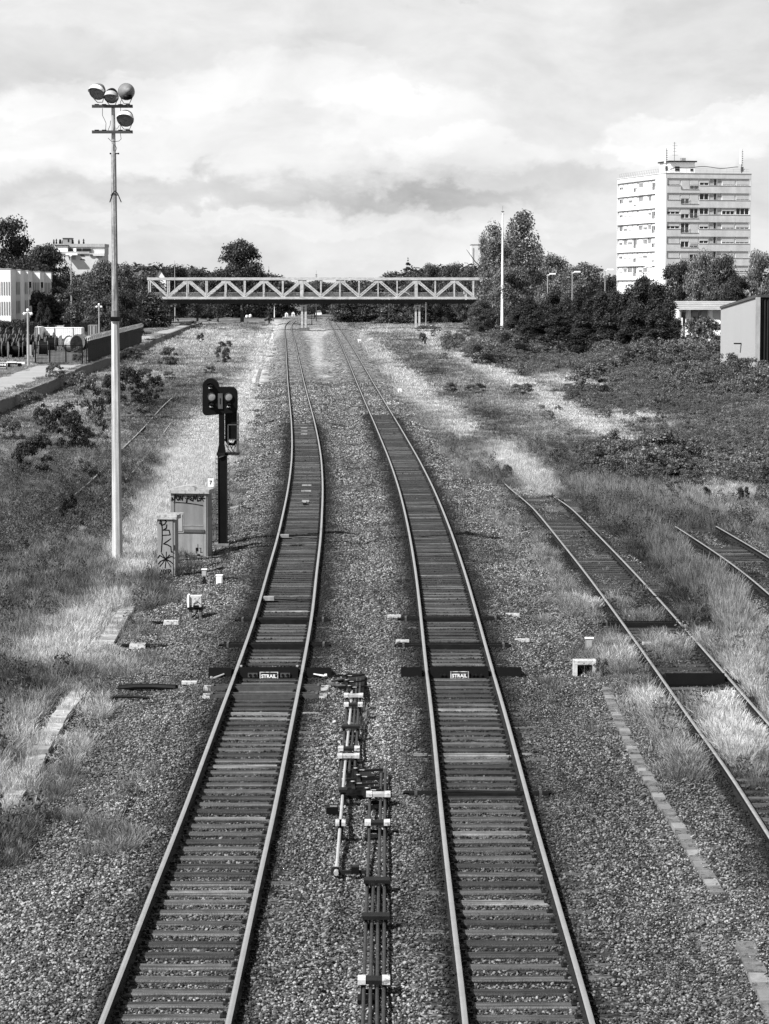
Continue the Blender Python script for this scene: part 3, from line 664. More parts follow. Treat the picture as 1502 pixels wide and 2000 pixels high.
# ------------------------------------------------------------------ foliage kit
def crown(seed, kind, n, leaf, m):
    """a unit-high crown of leaf faces gathered in clumps; x,y radius about .4 of the height for a round tree"""
    rr = np.random.default_rng(seed); cl = []
    if kind == 'round':
        for k in range(75):
            a = rr.uniform(0, 6.28); z = rr.uniform(.12, .90); w = math.sin(math.pi*min(1, max(0, (z-.0)/1.0))**.85)**.7
            r = .35*w*rr.random()**.4; s = rr.uniform(.08, .16); cl.append((r*math.cos(a), r*math.sin(a), z*(.98-.1*rr.random()), s, s*.8))
    elif kind == 'poplar':
        for k in range(60):
            z = rr.uniform(.05, .97); w = (1-z)**.55*min(1, z*3.5+.3); a = rr.uniform(0, 6.28); r = .21*w*rr.random()**.5
            s = rr.uniform(.05, .10); cl.append((r*math.cos(a), r*math.sin(a), z*.93, s, s*1.6))
    elif kind == 'cypress':
        for k in range(46):
            z = rr.uniform(.03, .95); w = (1-z)**.6; a = rr.uniform(0, 6.28); r = .24*w*rr.random()**.4
            s = rr.uniform(.05, .10); cl.append((r*math.cos(a), r*math.sin(a), z, s, s*1.7))
    elif kind == 'spruce':
        for k in range(12):
            z = .1+.8*k/11; 
            for a in np.arange(0, 6.28, 6.28/7):
                for q in (.3, .65, 1.0):
                    r = .34*(1-z)**.85*q*rr.uniform(.7, 1.2); b = a+k*.7; cl.append((r*math.cos(b), r*math.sin(b), z-.03*q, .045*(1.3-z), .02))
        cl += [(0, 0, .93, .02, .05), (0, 0, .97, .012, .04)]
    elif kind == 'bush':
        for k in range(34):
            a = rr.uniform(0, 6.28); z = rr.uniform(.0, .85); r = .62*math.sqrt(max(0, 1-z*z))*rr.random()**.45; s = rr.uniform(.10, .22)
            cl.append((r*math.cos(a), r*math.sin(a), z, s, s*.8))
    cl = np.array(cl); wt = cl[:, 3]**2; j = rr.choice(len(cl), n, p=wt/wt.sum())
    d = rr.normal(0, 1, (n, 3)); d /= np.linalg.norm(d, axis=1)[:, None]; d[:, 2] = np.where(d[:, 2] < -.35, -d[:, 2]*.6, d[:, 2])
    rad = rr.random(n)**.35
    c = cl[j, :3]+d*np.stack([cl[j, 3], cl[j, 3], cl[j, 4]], -1)*rad[:, None]
    u = rr.normal(0, 1, (n, 3)); u -= d*(u*d).sum(1)[:, None]*.6; u /= np.linalg.norm(u, axis=1)[:, None]
    v = np.cross(u, d+rr.normal(0, .5, (n, 3))); v /= np.linalg.norm(v, axis=1)[:, None]
    s = leaf*rr.uniform(.6, 1.3, n)[:, None]
    V = np.stack([c-u*s, c-v*s*.6, c+u*s, c+v*s*.6], 1).reshape(-1, 3); V[:, 2] = np.maximum(V[:, 2], -.02)
    i = np.arange(n)*4; return npmesh('crown', V, np.stack([i, i+1, i+2, i+3], -1), [m])
CR = {}
def crown_of(kind, var, mk):
    k = (kind, var, mk)
    if k not in CR:
        n, l = dict(round=(17000, .0135), poplar=(9500, .0105), cypress=(12000, .0135), spruce=(7500, .014), bush=(5200, .028))[kind]
        CR[k] = crown(hash(kind) % 1 + 40*var+dict(round=1, poplar=2, cypress=3, spruce=4, bush=5)[kind], kind, n, l, M[mk])
    return CR[k]
def trunk_mesh(seed, limbs=5, r=.022, top=.8):
    rr = random.Random(seed); mb = MB(); p = [(rr.uniform(-.012, .012)*k, rr.uniform(-.012, .012)*k, top*k/5) for k in range(6)]; p[0] = (0, 0, -.03)
    mb.tube(p, [r*(1.25-.2*k) for k in range(6)], 7)
    for k in range(limbs):
        z = top*rr.uniform(.25, .8); a = rr.uniform(0, 6.28); l = rr.uniform(.16, .3)
        mb.tube([(0, 0, z), (l*.5*math.cos(a), l*.5*math.sin(a), z+l*.35), (l*math.cos(a), l*math.sin(a), z+l*.9)], [r*.45, r*.3, r*.1], 5)
    return mb.mesh('trunk', M['bark'])
TRK = [trunk_mesh(i) for i in range(3)]
def tree(px, top, Y, wpx, label, kind='round', mk='leaf', var=None, group=None, name='tree', base=None, zb=-.6):
    """px/top in the photo, Y metres away; width in photo pixels"""
    var = random.randrange(3) if var is None else var
    p = P(px, top, Y); b = P(px, base, Y).z if base else zb; h = (p.z-b)*1.06; w = wpx/(F/Y)*1.14
    nat = dict(round=.90, poplar=.52, cypress=.62, spruce=.62, bush=1.6)[kind]
    t = thing(name, label, 'tree' if kind != 'bush' else 'shrub', (p.x, Y, b), random.uniform(0, 6.28), group)
    sx = w/nat; 
    if kind == 'bush':
        link('foliage', crown_of(kind, var, mk), t, scale=(sx, sx, h)); s = MB()
        for k in range(4): a = k*1.6; s.tube([(0, 0, -.05), (.2*w*math.cos(a), .2*w*math.sin(a), h*.6)], [.03, .012], 5)
        s.build('stem', M['bark'], t)
    else:
        link('crown', crown_of(kind, var, mk), t, scale=(sx, sx, h)); link('trunk', TRK[var], t, scale=(h*.8, h*.8, h))
    return t
for a in [(8, 424, 590, 150, 'tall dark broadleaf tree above the white flats at the left edge', 'round', 'leaf_d', 0),
          (88, 470, 575, 105, 'dark broad tree right behind the white flats and left of the far block', 'round', 'leaf_d', 1),
          (50, 500, 560, 110, 'dark lower tree between the two tallest ones behind the white flats', 'round', 'leaf_d', 2),
          (118, 560, 540, 70, 'dark low tree in the gap right of the white flats', 'round', 'leaf_d', 0),
          (168, 530, 470, 95, 'mid grey leafy tree left of the floodlight mast', 'round', 'leaf', 2),
          (208, 503, 450, 100, 'leafy tree directly behind the floodlight mast below the far block', 'round', 'leaf', 1),
          (246, 514, 440, 72, 'leafy tree between the floodlight mast and the bridge end', 'round', 'leaf', 0),
          (243, 560, 400, 80, 'low tree behind the spiked fence at the mast', 'round', 'leaf_d', 1),
          (292, 536, 640, 60, 'dark tree touching the left end of the bridge', 'round', 'leaf_d', 2),
          (472, 462, 640, 106, 'big round tree standing high above the bridge', 'round', 'leaf_d', 1),
          (340, 517, 700, 80, 'round tree behind the left part of the bridge, next to the gabled house', 'round', 'leaf_d', 2),
          (385, 522, 720, 70, 'round tree behind the bridge, second from the gabled house', 'round', 'leaf', 0),
          (425, 530, 690, 60, 'small tree at the left foot of the big round tree', 'round', 'leaf_d', 1),
          (525, 522, 660, 14, 'slim spruce at the right side of the big round tree', 'spruce', 'leaf_d', 0),
          (560, 552, 800, 60, 'low rounded tree just right of the big round tree, behind the bridge', 'round', 'leaf', 0),
          (615, 549, 820, 70, 'low rounded tree behind the bridge at its first pier', 'round', 'leaf', 1),
          (668, 552, 830, 70, 'low pale tree behind the middle of the bridge', 'round', 'leaf', 2),
          (722, 551, 800, 70, 'low tree behind the bridge left of the spruce', 'round', 'leaf', 0),
          (797, 508, 700, 56, 'ragged dark spruce rising above the bridge', 'spruce', 'leaf_d', 1),
          (763, 535, 720, 22, 'small dark spruce left of the ragged one', 'spruce', 'leaf_d', 2),
          (843, 510, 690, 52, 'leafy tree above the bridge right of the ragged spruce', 'round', 'leaf', 1),
          (812, 530, 670, 60, 'pale leafy tree behind the bridge under the spruce', 'round', 'leaf', 2),
          (883, 513, 680, 60, 'light feathery tree above the bridge left of the poplars', 'round', 'leaf', 0),
          (912, 520, 640, 60, 'light drooping tree at the right end of the bridge', 'round', 'leaf', 2),
          (1018, 420, 520, 115, 'tallest poplar, right of the slim white mast', 'poplar', 'leaf_p', 0),
          (972, 440, 530, 95, 'tall poplar behind the slim white mast', 'poplar', 'leaf_p', 1),
          (946, 470, 575, 50, 'shorter poplar left of the slim white mast', 'poplar', 'leaf_p', 2),
          (1048, 476, 540, 70, 'thin poplar right of the tallest poplar', 'poplar', 'leaf_p', 1),
          (1000, 515, 512, 105, 'broad leafy tree around the foot of the poplars', 'round', 'leaf_p', 1),
          (995, 450, 535, 80, 'inner poplar between the two tallest ones', 'poplar', 'leaf_p', 1),
          (940, 585, 500, 56, 'leafy tree hiding the right bridge end', 'round', 'leaf', 2),
          (1085, 495, 500, 90, 'round tree right of the poplars behind the dark hedge', 'round', 'leaf_p', 0),
          (1140, 508, 470, 110, 'broad round tree left of the tower block', 'round', 'leaf_p', 1),
          (1185, 540, 480, 60, 'small round tree at the left foot of the tower block', 'round', 'leaf_d', 2),
          (1255, 540, 440, 60, 'pale tree in front of the tower block corner', 'round', 'leaf_l', 0),
          (1325, 505, 415, 90, 'dark tree in front of the tower, left of the pale one', 'round', 'leaf_d', 1),
          (1368, 488, 410, 80, 'pale silvery tree in front of the tower', 'round', 'leaf_l', 2),
          (1412, 495, 405, 80, 'dark broad tree in front of the right part of the tower', 'round', 'leaf', 0),
          (1440, 530, 400, 70, 'lower dark tree above the corrugated shed', 'round', 'leaf_d', 1),
          (1487, 482, 400, 80, 'pale tall tree at the right edge above the shed', 'round', 'leaf_l', 1)]:
    tree(*a)
for a in [(79, 595, 440, 24, 'small dark conifer in front of the white flats, the left one', 'cypress', 'leaf_d', 0), (94, 603, 438, 22, 'small dark conifer in front of the white flats, the right one', 'cypress', 'leaf_d', 1)]: tree(*a, base=634)
# dense conifer hedge at the right
HG = [(1012, 590, 372, 44, 660), (1036, 572, 368, 44, 665), (1058, 580, 365, 40, 668), (1082, 562, 362, 46, 672), (1106, 574, 360, 42, 674), (1130, 566, 357, 46, 678), (1154, 572, 354, 44, 681),
      (1178, 563, 350, 48, 685), (1204, 575, 347, 44, 688), (1230, 568, 344, 50, 692), (1254, 548, 340, 54, 696), (1282, 562, 336, 54, 700), (1306, 592, 333, 46, 702), (1322, 625, 331, 36, 703),
      (1044, 600, 350, 50, 672), (1092, 602, 346, 52, 678), (1140, 604, 342, 54, 684), (1190, 606, 338, 56, 690), (1240, 606, 332, 60, 698), (1286, 612, 326, 62, 706)]
HL = ['first from its left end in the back row', 'second from its left end in the back row', 'third from its left end in the back row', 'just right of the leftmost street lamp', 'between the first two street lamps', 'under the second street lamp',
      'right of the second street lamp', 'under the third street lamp', 'left of the tower corner', 'below the tower corner', 'the highest one, before the tower', 'right of the highest one', 'next to last on the right', 'last and lowest on the right',
      'leftmost of the front row', 'second of the front row from the left', 'third of the front row from the left', 'fourth of the front row from the left', 'fifth of the front row from the left', 'rightmost of the front row']
for (px, top, Y, w, b), l in zip(HG, HL):
    tree(px, top+6+12*(px < 1200), Y, w*1.5, 'dark conifer of the tall hedge, '+l, 'cypress', 'leaf_d', None, 'conifers of the dark hedge', 'conifer', base=b)
def shrub(px, base, w, h, label, mk='leaf_d', var=None, zb=-.42):
    p = G(px, base, zb); s = SP(p.y); var = random.randrange(3) if var is None else var
    t = thing('shrub', label, 'shrub', (p.x, p.y, zb-.1), random.uniform(0, 6.28))
    link('foliage', crown_of('bush', var, mk), t, scale=(w/s/1.3, w/s/1.3, h/s*1.6+.2)); m = MB()
    for k in range(5): a = k*1.3; m.tube([(0, 0, 0), (.25*w/s*math.cos(a), .25*w/s*math.sin(a), h/s*.6)], [.02, .006], 5)
    m.build('stem', M['bark'], t); return t
for a in [(65, 930, 90, 52, 'wide dark shrub in the left meadow, nearest to the left edge'), (128, 880, 96, 60, 'tall dark shrub in the left meadow above the widest one'), (160, 880, 60, 30, 'low dark shrub between the tall shrub and the mast', 'leaf_b'),
          (172, 828, 70, 62, 'leafy shrub just left of the mast, uppermost of those in the meadow', 'leaf_b'), (250, 790, 80, 46, 'dark dense shrub directly right of the mast'), (300, 785, 46, 32, 'small dark shrub next to the buried rail'), (135, 1030, 44, 44, 'small pointed shrub in the middle of the left meadow'),
          (330, 716, 44, 24, 'round shrub in the pale grass, nearest the platform edge', 'leaf'), (435, 712, 34, 22, 'round shrub in the pale grass next to the signal head', 'leaf'), (392, 672, 18, 14, 'tiny shrub in the far pale grass', 'leaf'), (283, 748, 40, 18, 'low shrub behind the mast by the platform', 'leaf'),
          (165, 950, 60, 34, 'grey weedy shrub left of the mast', 'leaf_g'), (40, 1085, 40, 26, 'low weedy shrub near the left edge', 'leaf_g'), (440, 685, 30, 12, 'flat shrub by the pale path', 'leaf'), (110, 640+100, 36, 20, 'bright tuft of broom on the platform edge', 'leaf_g', None, .7),
          (152, 706, 30, 18, 'bushy plant at the right gate post', 'leaf_g', None, .7), (98, 738, 20, 16, 'small bushy plant on the platform verge', 'leaf_g', None, .7), (385, 620, 60, 20, 'shrubs at the end of the platform path', 'leaf', None, .3), (405, 626, 44, 18, 'dark shrub in front of the wagon', 'leaf', None, -.3),
          (1280, 935, 160, 60, 'wide dark bramble bush above the feathery grass', 'leaf_b'), (1190, 912, 70, 46, 'dark pointed bush at the end of the pale path', 'leaf_b'), (1345, 925, 70, 44, 'dark bush right of the widest bramble', 'leaf_b'), (1430, 945, 90, 36, 'pale flowering bush near the right edge', 'leaf_l'), (1380, 985, 24, 20, 'small dark plant in the pale sandy grass, the left one'), (1452, 985, 26, 20, 'small dark plant in the pale sandy grass, the right one'),
          (826, 678, 18, 18, 'small round bush in the far right meadow', 'leaf'), (780, 636, 110, 46, 'broad bush under the bridge left of its right pier', 'leaf'), (860, 632, 50, 34, 'bush under the bridge right of its right pier', 'leaf_d'), (905, 630, 90, 50, 'leafy bush at the right end of the bridge', 'leaf'), (950, 650, 90, 40, 'low leafy bush left of the slim white mast', 'leaf'),
          (735, 628, 60, 34, 'bush in the middle distance below the bridge', 'leaf_d'), (840, 652, 70, 10, 'flat dark patch of bushes below the right pier', 'leaf_b'), (990, 664, 70, 18, 'low bush right at the foot of the slim white mast', 'leaf_b'), (935, 715, 80, 28, 'leafy grey bush at the upper end of the thicket', 'leaf_g'), (995, 700, 90, 34, 'grey feathery bush in the thicket', 'leaf_g'),
          (1370, 712, 90, 60, 'feathery willow bush at the lower left of the shed', 'leaf_g'), (1420, 722, 110, 40, 'dark ivy covered mound below the shed', 'leaf_b'), (1490, 716, 70, 66, 'feathery bush at the right foot of the shed', 'leaf_g'), (1340, 700, 50, 26, 'leafy bush between the hedge and the white van', 'leaf'), (1160, 770, 110, 40, 'dark leafy bush at the bottom of the thicket', 'leaf_b'), (930, 770, 50, 14, 'row of dark weeds along the pale path', 'leaf_b'), (1020, 775, 50, 16, 'dark weeds at the middle of the pale path', 'leaf_b'),
          (475, 618, 60, 14, 'dark low bush behind the white sacks', 'leaf_d'), (1175, 1325, 30, 22, 'small dark weed at the white framed pit', 'leaf_b', None, -.3)]:
    shrub(*a)
for a in [(20, 860, 50, 30, 'low grey shrub at the left edge below the platform wall', 'leaf_b'), (85, 850, 46, 34, 'upright shrub between the platform wall and the tall shrub'), (190, 860, 46, 34, 'bushy weed touching the left side of the mast', 'leaf_b'), (215, 795, 40, 40, 'upright dark weed just behind the mast'), (270, 820, 54, 20, 'broad low shrub beside the buried rail', 'leaf_b'),
          (60, 800, 60, 24, 'row of weeds at the foot of the platform wall', 'leaf_g'), (150, 760, 50, 22, 'weeds under the platform wall left of the mast', 'leaf_g'), (260, 705, 50, 16, 'weeds under the platform wall right of the mast', 'leaf_g'), (370, 645, 50, 12, 'weeds at the far end of the platform wall', 'leaf'), (225, 960, 50, 26, 'grey weeds at the mast, halfway down', 'leaf_g'),
          (330, 745, 30, 12, 'small weed between the two buried rails', 'leaf'), (410, 735, 30, 12, 'small weed left of the signal head', 'leaf'), (1140, 900, 50, 26, 'grey bush left of the pointed bush', 'leaf_g'), (1085, 905, 40, 18, 'small dark weed in the pale meadow at the right', 'leaf_b'), (990, 935, 30, 16, 'dark weed beside the half buried rail', 'leaf_g'), (880, 770, 40, 14, 'dark weeds in the middle of the right meadow', 'leaf_b'), (1240, 1160, 26, 20, 'round green weed between the siding rails', 'leaf_g')]:
    shrub(*a)
def thicket():
    n = 9000; px = RNG.uniform(780, 1700, n*4); py = RNG.uniform(645, 990, n*4); k = inpoly(px+RNG.normal(0, 16, n*4), py+RNG.normal(0, 9, n*4), THICKET) | ((RNG.random(n*4) < .02)&(px > 900+(py-640)*.9)); k &= ~((blobs(px, py, [(885, 697, 1000, 745, 10, 16, 1), (975, 735, 1090, 780, 12, 16, 1), (1060, 785, 1240, 872, 16, 26, 1), (1230, 812, 50, 12, 1), (1110, 745, 60, 14, 1)]) > .3)&(RNG.random(n*4) < .93)); px, py = px[k][:n], py[k][:n]
    x, y = Gn(px, py, -.4); n = len(x); big = fbm(x*.10, y*.05, 81); s = RNG.uniform(.3, 1.0, n)**1.3*(.8+1.3*sstep(big, .4, .75))*np.clip(y/190, .75, 1.5)
    z = np.full(n, -.5)+.5*sstep(big, .45, .8)*1.6
    k = (big > .27)&(ballast_mask(x, y) < .2); x, y, z, s = x[k], y[k], z[k], s[k]; n = len(x)
    src = [crown_bush(i, m) for i, m in ((0, 'leaf_b'), (1, 'leaf_b'), (2, 'leaf_g'), (3, 'leaf_g'), (4, 'leaf_l'), (5, 'leaf_g'))]
    idx = np.where(fbm(x*.14, y*.07, 83) > .47, RNG.choice([2, 5, 2, 4], n), RNG.choice([0, 1, 3, 4], n))
    rot = np.stack([RNG.normal(0, .12, n), RNG.normal(0, .12, n), RNG.uniform(0, 6.28, n)], -1)
    scatter('bramble_thicket', np.stack([x, y, z], -1), rot, np.stack([s, s, s*RNG.uniform(.6, 1.1, n)], -1), idx, src, {'dry': s*0}, 'bramble and scrub covering the ground at the right', 'thicket')
def crown_bush(i, mk): return crown(500+i, 'bush', 1300, .042, M[mk])
thicket()
def dark_backdrop():
    # far-off wood that reads as one mass behind and below the bridge
    src = [crown(600+i, 'round', 5000, .022, M['leaf_d' if i < 1 else 'leaf']) for i in range(3)]
    L = []
    for px in np.arange(-60, 1560, 13):
        for Y, top in ((900, 578), (1000, 572)):
            L.append((*P(px+RNG.uniform(-5, 5), 640, Y)[:2], P(px, top+RNG.uniform(-8, 8), Y).z))
    for px in np.arange(285, 560, 15): L.append((*P(px, 640, 770)[:2], P(px, 517+(px-300)*.075+RNG.uniform(-7, 9), 770).z))
    for px in np.arange(545, 770, 13): L.append((*P(px, 640, 860)[:2], P(px, 550+RNG.uniform(-5, 7), 860).z))
    for px in np.arange(765, 960, 15): L.append((*P(px, 640, 740)[:2], P(px, 524+RNG.uniform(-8, 12), 740).z))
    for px in np.arange(-60, 300, 15): L.append((*P(px, 640, 600)[:2], P(px, 535+RNG.uniform(-8, 12), 600).z))
    for px in np.arange(1040, 1540, 16): L.append((*P(px, 640, 560)[:2], P(px, 540+RNG.uniform(-10, 10), 560).z))
    for px in np.arange(285, 560, 9): L.append((*P(px, 640, 800)[:2], P(px, 590+RNG.uniform(-9, 3), 800).z))
    for px in np.arange(670, 960, 8): L.append((*P(px, 640, 680)[:2], P(px, 588+RNG.uniform(-12, 4), 680).z))
    for px in np.arange(-30, 300, 9): L.append((*P(px, 640, 520)[:2], P(px, 585+RNG.uniform(-18, 5), 520).z))
    for px in np.arange(1180, 1520, 10): L.append((*P(px, 640, 460)[:2], P(px, 578+RNG.uniform(-10, 5), 460).z))
    A = np.array(L); n = len(A); h = (A[:, 2]+1)*1.06; A[:, 2] = -1
    rot = np.stack([np.zeros(n), np.zeros(n), RNG.uniform(0, 6.28, n)], -1)
    scatter('distant_wood', A, rot, np.stack([h*1.3, h*1.3, h], -1), RNG.integers(0, 3, n), src, {'dry': h*0}, 'dark belt of woodland along the horizon', 'woodland')
dark_backdrop()
# ------------------------------------------------------------------ footbridge with lattice girders
def bridge():
    YN, YF_ = 552.0, 556.2; s = F/YN
    def W(px, py, Y=YN): return Vector(((px-751)/F*YN, Y, P(751, py, YN).z))
    b = thing('truss_bridge', 'pale lattice girder footbridge crossing over both main lines', 'bridge', (0, 554, 0))
    L = lambda v: v-Vector((0, 554, 0))
    zt, zb = W(0, 544.5).z, W(0, 582).z; x0, x1 = W(291, 0).x, W(962, 0).x
    for Y in (YN, YF_):
        m = MB(); m.bar(L(Vector((x0-.2, Y, zt))), L(Vector((x1, Y, zt))), .4, .55); m.build('top_chord', M['bridge'], b)
        m = MB(); m.bar(L(Vector((x0-.2, Y, zb))), L(Vector((x1, Y, zb))), .4, .5); m.build('bottom_chord', M['bridge'], b)
        ap = [367+74.4*i for i in range(8)]; xs = []
        for i, a in enumerate(ap):
            for q in (-37.2, 37.2):
                m = MB(); A = L(W(a+q*.06, 549, Y)); B = L(W(a+q, 579, Y))
                for dy in (-.12, .12): pass
                d = (B-A).normalized(); n = Vector((d.z, 0, -d.x))*.17
                m.bar(A+n, B+n, .22, .13, up=(0, 1, 0)); m.bar(A-n, B-n, .22, .13, up=(0, 1, 0))
                for k in range(7): p = A+(B-A)*(.1+.13*k); m.bar(p+n, p-n, .1, .08, up=(0, 1, 0))
                m.build('diagonal', M['bridge'], b)
            m = MB(); g = L(W(a, 547, Y)); m.box(g+Vector((0, 0, -.25)), (1.7, .16, .7)); m.build('gusset_plate', M['bridge'], b)
        for i in range(18):
            px = 292+37.2*i+(0 if i else 0)
            w = .62 if abs(px-592) < 6 or abs(px-813) < 12 else .24
            m = MB(); m.bar(L(W(px, 547, Y)), L(W(px, 580, Y)), w, .24); m.build('post', M['bridge'], b)
        m = MB(); m.bar(L(W(294, 547, Y)), L(W(329, 580, Y)), .4, .3); m.build('end_diagonal', M['bridge'], b)
        hr = MB(); yy = Y+(.3 if Y == YN else -.3)
        for z in (1.15, .15): hr.bar(L(Vector((x0, yy, zb+z))), L(Vector((x1, yy, zb+z))), .05)
        x = x0
        while x < x1: hr.bar(L(Vector((x, yy, zb+.15))), L(Vector((x, yy, zb+1.15))), .035); x += .22
        o = hr.build('railing', M['galv'], b); o['kind'] = 'stuff'
    m = MB(); zd = (zb+W(0, 594).z)/2-.1; m.box((0+(x0+x1)/2, 0, zd-.05), (x1-x0+3, 4.4, zb-W(0, 594).z-.45)); m.build('deck', M['bridge_d'], b)
    m = MB()
    for i in range(18): px = 292+37.2*i; m.bar(L(W(px, 544, YN)), L(W(px, 544, YF_)), .16)
    m.build('top_bracing', M['bridge'], b)
    for px in (594, 815):
        m = MB(); p = G(px, 638, -.3); xx = (px-751)/F*554; m.box((xx-.35, 0, 2.3), (.42, 2.6, 5.6)); m.box((xx+.4, 0, 2.3), (.42, 2.6, 5.6)); m.box((xx, 0, 4.95), (1.4, 3.4, .3)); m.build('pier', M['bridge'], b)
        m = MB(); m.box((xx, -.3, -.25), (2.2 if px < 700 else 1.8, 3.4, 1.1)); m.build('pier_footing', M['concrete'], b)
    return b
bridge()

# ------------------------------------------------------------------ tower block
def window(parent, o, u, n, w, h, panes, shut, frame=M['white'], pm=M['glass']):
    """o = lower left corner on the wall, u along, n outward"""
    u, n = Vector(u), Vector(n); up = Vector((0, 0, 1)); o = Vector(o); t = .07
    def q(mb, a0, a1, z0, z1, d0, d1): 
        vs = [o+u*a+up*z+n*d for d in (d0, d1) for a, z in ((a0, z0), (a1, z0), (a1, z1), (a0, z1))]
        mb.add(vs, [(3, 2, 1, 0), (4, 5, 6, 7), (0, 1, 5, 4), (1, 2, 6, 5), (2, 3, 7, 6), (3, 0, 4, 7)])
    f = MB(); q(f, 0, w, 0, t, .01, .13); q(f, 0, w, h-t, h, .01, .13); q(f, 0, t, t, h-t, .01, .13); q(f, w-t, w, t, h-t, .01, .13)
    for k in range(1, panes): q(f, w*k/panes-t*.6, w*k/panes+t*.6, t, h-t, .01, .12)
    fo = f.build('window', frame, parent)
    g = MB(); q(g, t, w-t, t, h-t, .012, .05); g.build('pane', pm, fo)
    if shut > .02: s = MB(); q(s, t*.5, w-t*.5, h*(1-shut), h-.01, .055, .17); s.build('shutter', M['shutter'], fo)
    return fo
def tower():
    Yc = 500.0; c = P(1298, 600, Yc); u = Vector((.974, .226, 0)); v = Vector((-.226, .974, 0)); LF, LS = 17.3, 29.5
    ztop = P(0, 338, Yc).z; pitch = 28.1/F*Yc
    t = thing('tower_block', 'tall pale block of flats with antennas on its flat roof', 'building', (c.x, Yc, 0))
    def bx(mb, a0, a1, b0, b1, z0, z1):
        vs = [u*a+v*b+Vector((0, 0, z)) for z in (z0, z1) for a, b in ((a0, b0), (a1, b0), (a1, b1), (a0, b1))]
        mb.add(vs, [(3, 2, 1, 0), (4, 5, 6, 7), (0, 1, 5, 4), (1, 2, 6, 5), (2, 3, 7, 6), (3, 0, 4, 7)])
    m = MB(); bx(m, .32, LF-.32, .32, LS-.3, -1, ztop-.05); m.build('wall', M['wall_w'], t)
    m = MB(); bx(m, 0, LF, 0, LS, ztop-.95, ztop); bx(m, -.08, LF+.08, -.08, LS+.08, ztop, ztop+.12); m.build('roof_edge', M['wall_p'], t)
    m = MB(); bx(m, 0, .16, 0.0, 5.9, -1, ztop-.953); bx(m, .163, .32, 5.6, 5.9, -1, ztop-.955); m.build('corner_wall', M['wall_w'], t)
    m = MB(); bx(m, .165, .32, 0, .32, -1, ztop-.957); bx(m, LF-.22, LF, 0, .32, -1, ztop-.955); bx(m, 0, .32, LS-.25, LS, -1, ztop-.957); m.build('corner_post', M['wall_p'], t)
    rr = random.Random(3)
    sh = [[.86, .97, .66, .6, 0, .86, .86], [1, .5, 1, .1, 0, 1, .86], [.6, .6, .1, .1, 0, .45, .1], [.6, .1, 1, .65, 0, .8, .75], [1, .45, .85, .6, 0, .8, .8], [1, 1, .3, .8, 0, .9, 1], [.9, .3, .9, .5, 0, .8, .8], [.5, .2, .3, .3, 0, .5, .6], [.4, .2, .3, .3, 0, .5, .6], [1, 1, 1, 1, 0, 1, 1]]
    k = .0202
    for f in range(10):
        zt = ztop-.97-f*pitch; hh = 1.36; zb = zt-hh
        m = MB(); bx(m, .165, LF-.225, .0, .318, zb-(pitch-hh), zb); 
        # front parapet is cut where the tall windows drop
        m = MB(); a0, a1 = (700-548)*k, (880-548)*k; low = .75; zf = zb-(pitch-hh)+.005
        bx(m, .32, a0, 0, .31, zf, zb); bx(m, a1, LF-.223, 0, .31, zf, zb); bx(m, a0+.002, a1-.002, 0, .31, zf, zb-low)
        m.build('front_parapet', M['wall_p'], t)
        m = MB(); bx(m, .32, a0-.02, -.06, .2, zb+.005, zb+.06); bx(m, a1+.02, LF-.25, -.06, .2, zb+.005, zb+.06); bx(m, a0, a1, -.06, .2, zb-low+.005, zb-low+.05); m.build('window_sill', M['galv'], t)
        nrm = -v; y_ = u*0+v*.318
        for j, (xa, xb, n_, deep) in enumerate([(556, 692, 3, 0), (703, 787, 2, 1), (791, 877, 2, 1), (888, 980, 2, 0), (1030, 1058, 1, 0), (1114, 1240, 3, 0), (1254, 1386, 3, 0)]):
            a = (xa-548)*k; w = (xb-xa)*k; z0 = zb-(low if deep else 0)+.07; h = zt-z0-.02
            s_ = sh[f][j] if not deep else sh[f][j]
            window(t, u*a+v*.318+Vector((0, 0, z0)), u, nrm, w, h, n_, (s_ if s_ < .95 else .97), M['white'] if j != 4 else M['galv'])
            if deep and (f+j) % 2 == 0:
                r = MB(); 
                for q in range(9): p = u*(a+w*q/8)+v*.03; r.bar(p+Vector((0, 0, z0)), p+Vector((0, 0, z0+.95)), .03)
                r.bar(u*a+v*.03+Vector((0, 0, z0+.95)), u*(a+w)+v*.03+Vector((0, 0, z0+.95)), .04); r.build('guard_rail', M['galv'], t)
        for xa, xb in ((992, 1024), (1072, 1108)):
            m = MB(); bx(m, (xa-548)*k, (xb-548)*k, .28, .318, zb+.07, zt-.02); m.build('stained_panel', M['stained'], t)
        # long left side
        m = MB(); zl = zb-(pitch-hh)+.005
        cuts = []
        for d0, d1 in ((6.2, 8.6), (17.4, 19.8)): cuts.append((d0, d1))
        segs = [(5.905, cuts[0][0]), (cuts[0][1], cuts[1][0]), (cuts[1][1], LS-.255)]
        for d0, d1 in segs: bx(m, 0, .31, d0, d1, zl, zb)
        for d0, d1 in cuts: bx(m, 0, .31, d0+.002, d1-.002, zl, zb-.75)
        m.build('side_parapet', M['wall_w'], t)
        m = MB(); bx(m, -.07, .30, 5.95, LS-.3, zt+.0, zt+.07); m.build('side_ledge', M['galv'], t)
        for d, w, n_, deep in ((6.3, 2.2, 2, 1), (9.0, 1.7, 2, 0), (11.2, 2.4, 3, 0), (14.0, 2.4, 3, 0), (17.5, 2.2, 2, 1), (20.4, 2.6, 3, 0), (23.6, 2.2, 3, 0), (26.4, 2.2, 2, 0)):
            z0 = zb-(.75 if deep else 0)+.07; s_ = rr.choice([0, .3, .6, .85, .97, .6]); uu = v; 
            window(t, v*d+u*.318+Vector((0, 0, z0)), uu, -u, w, zt-z0-.03, n_, s_, M['white'], M['glass'])
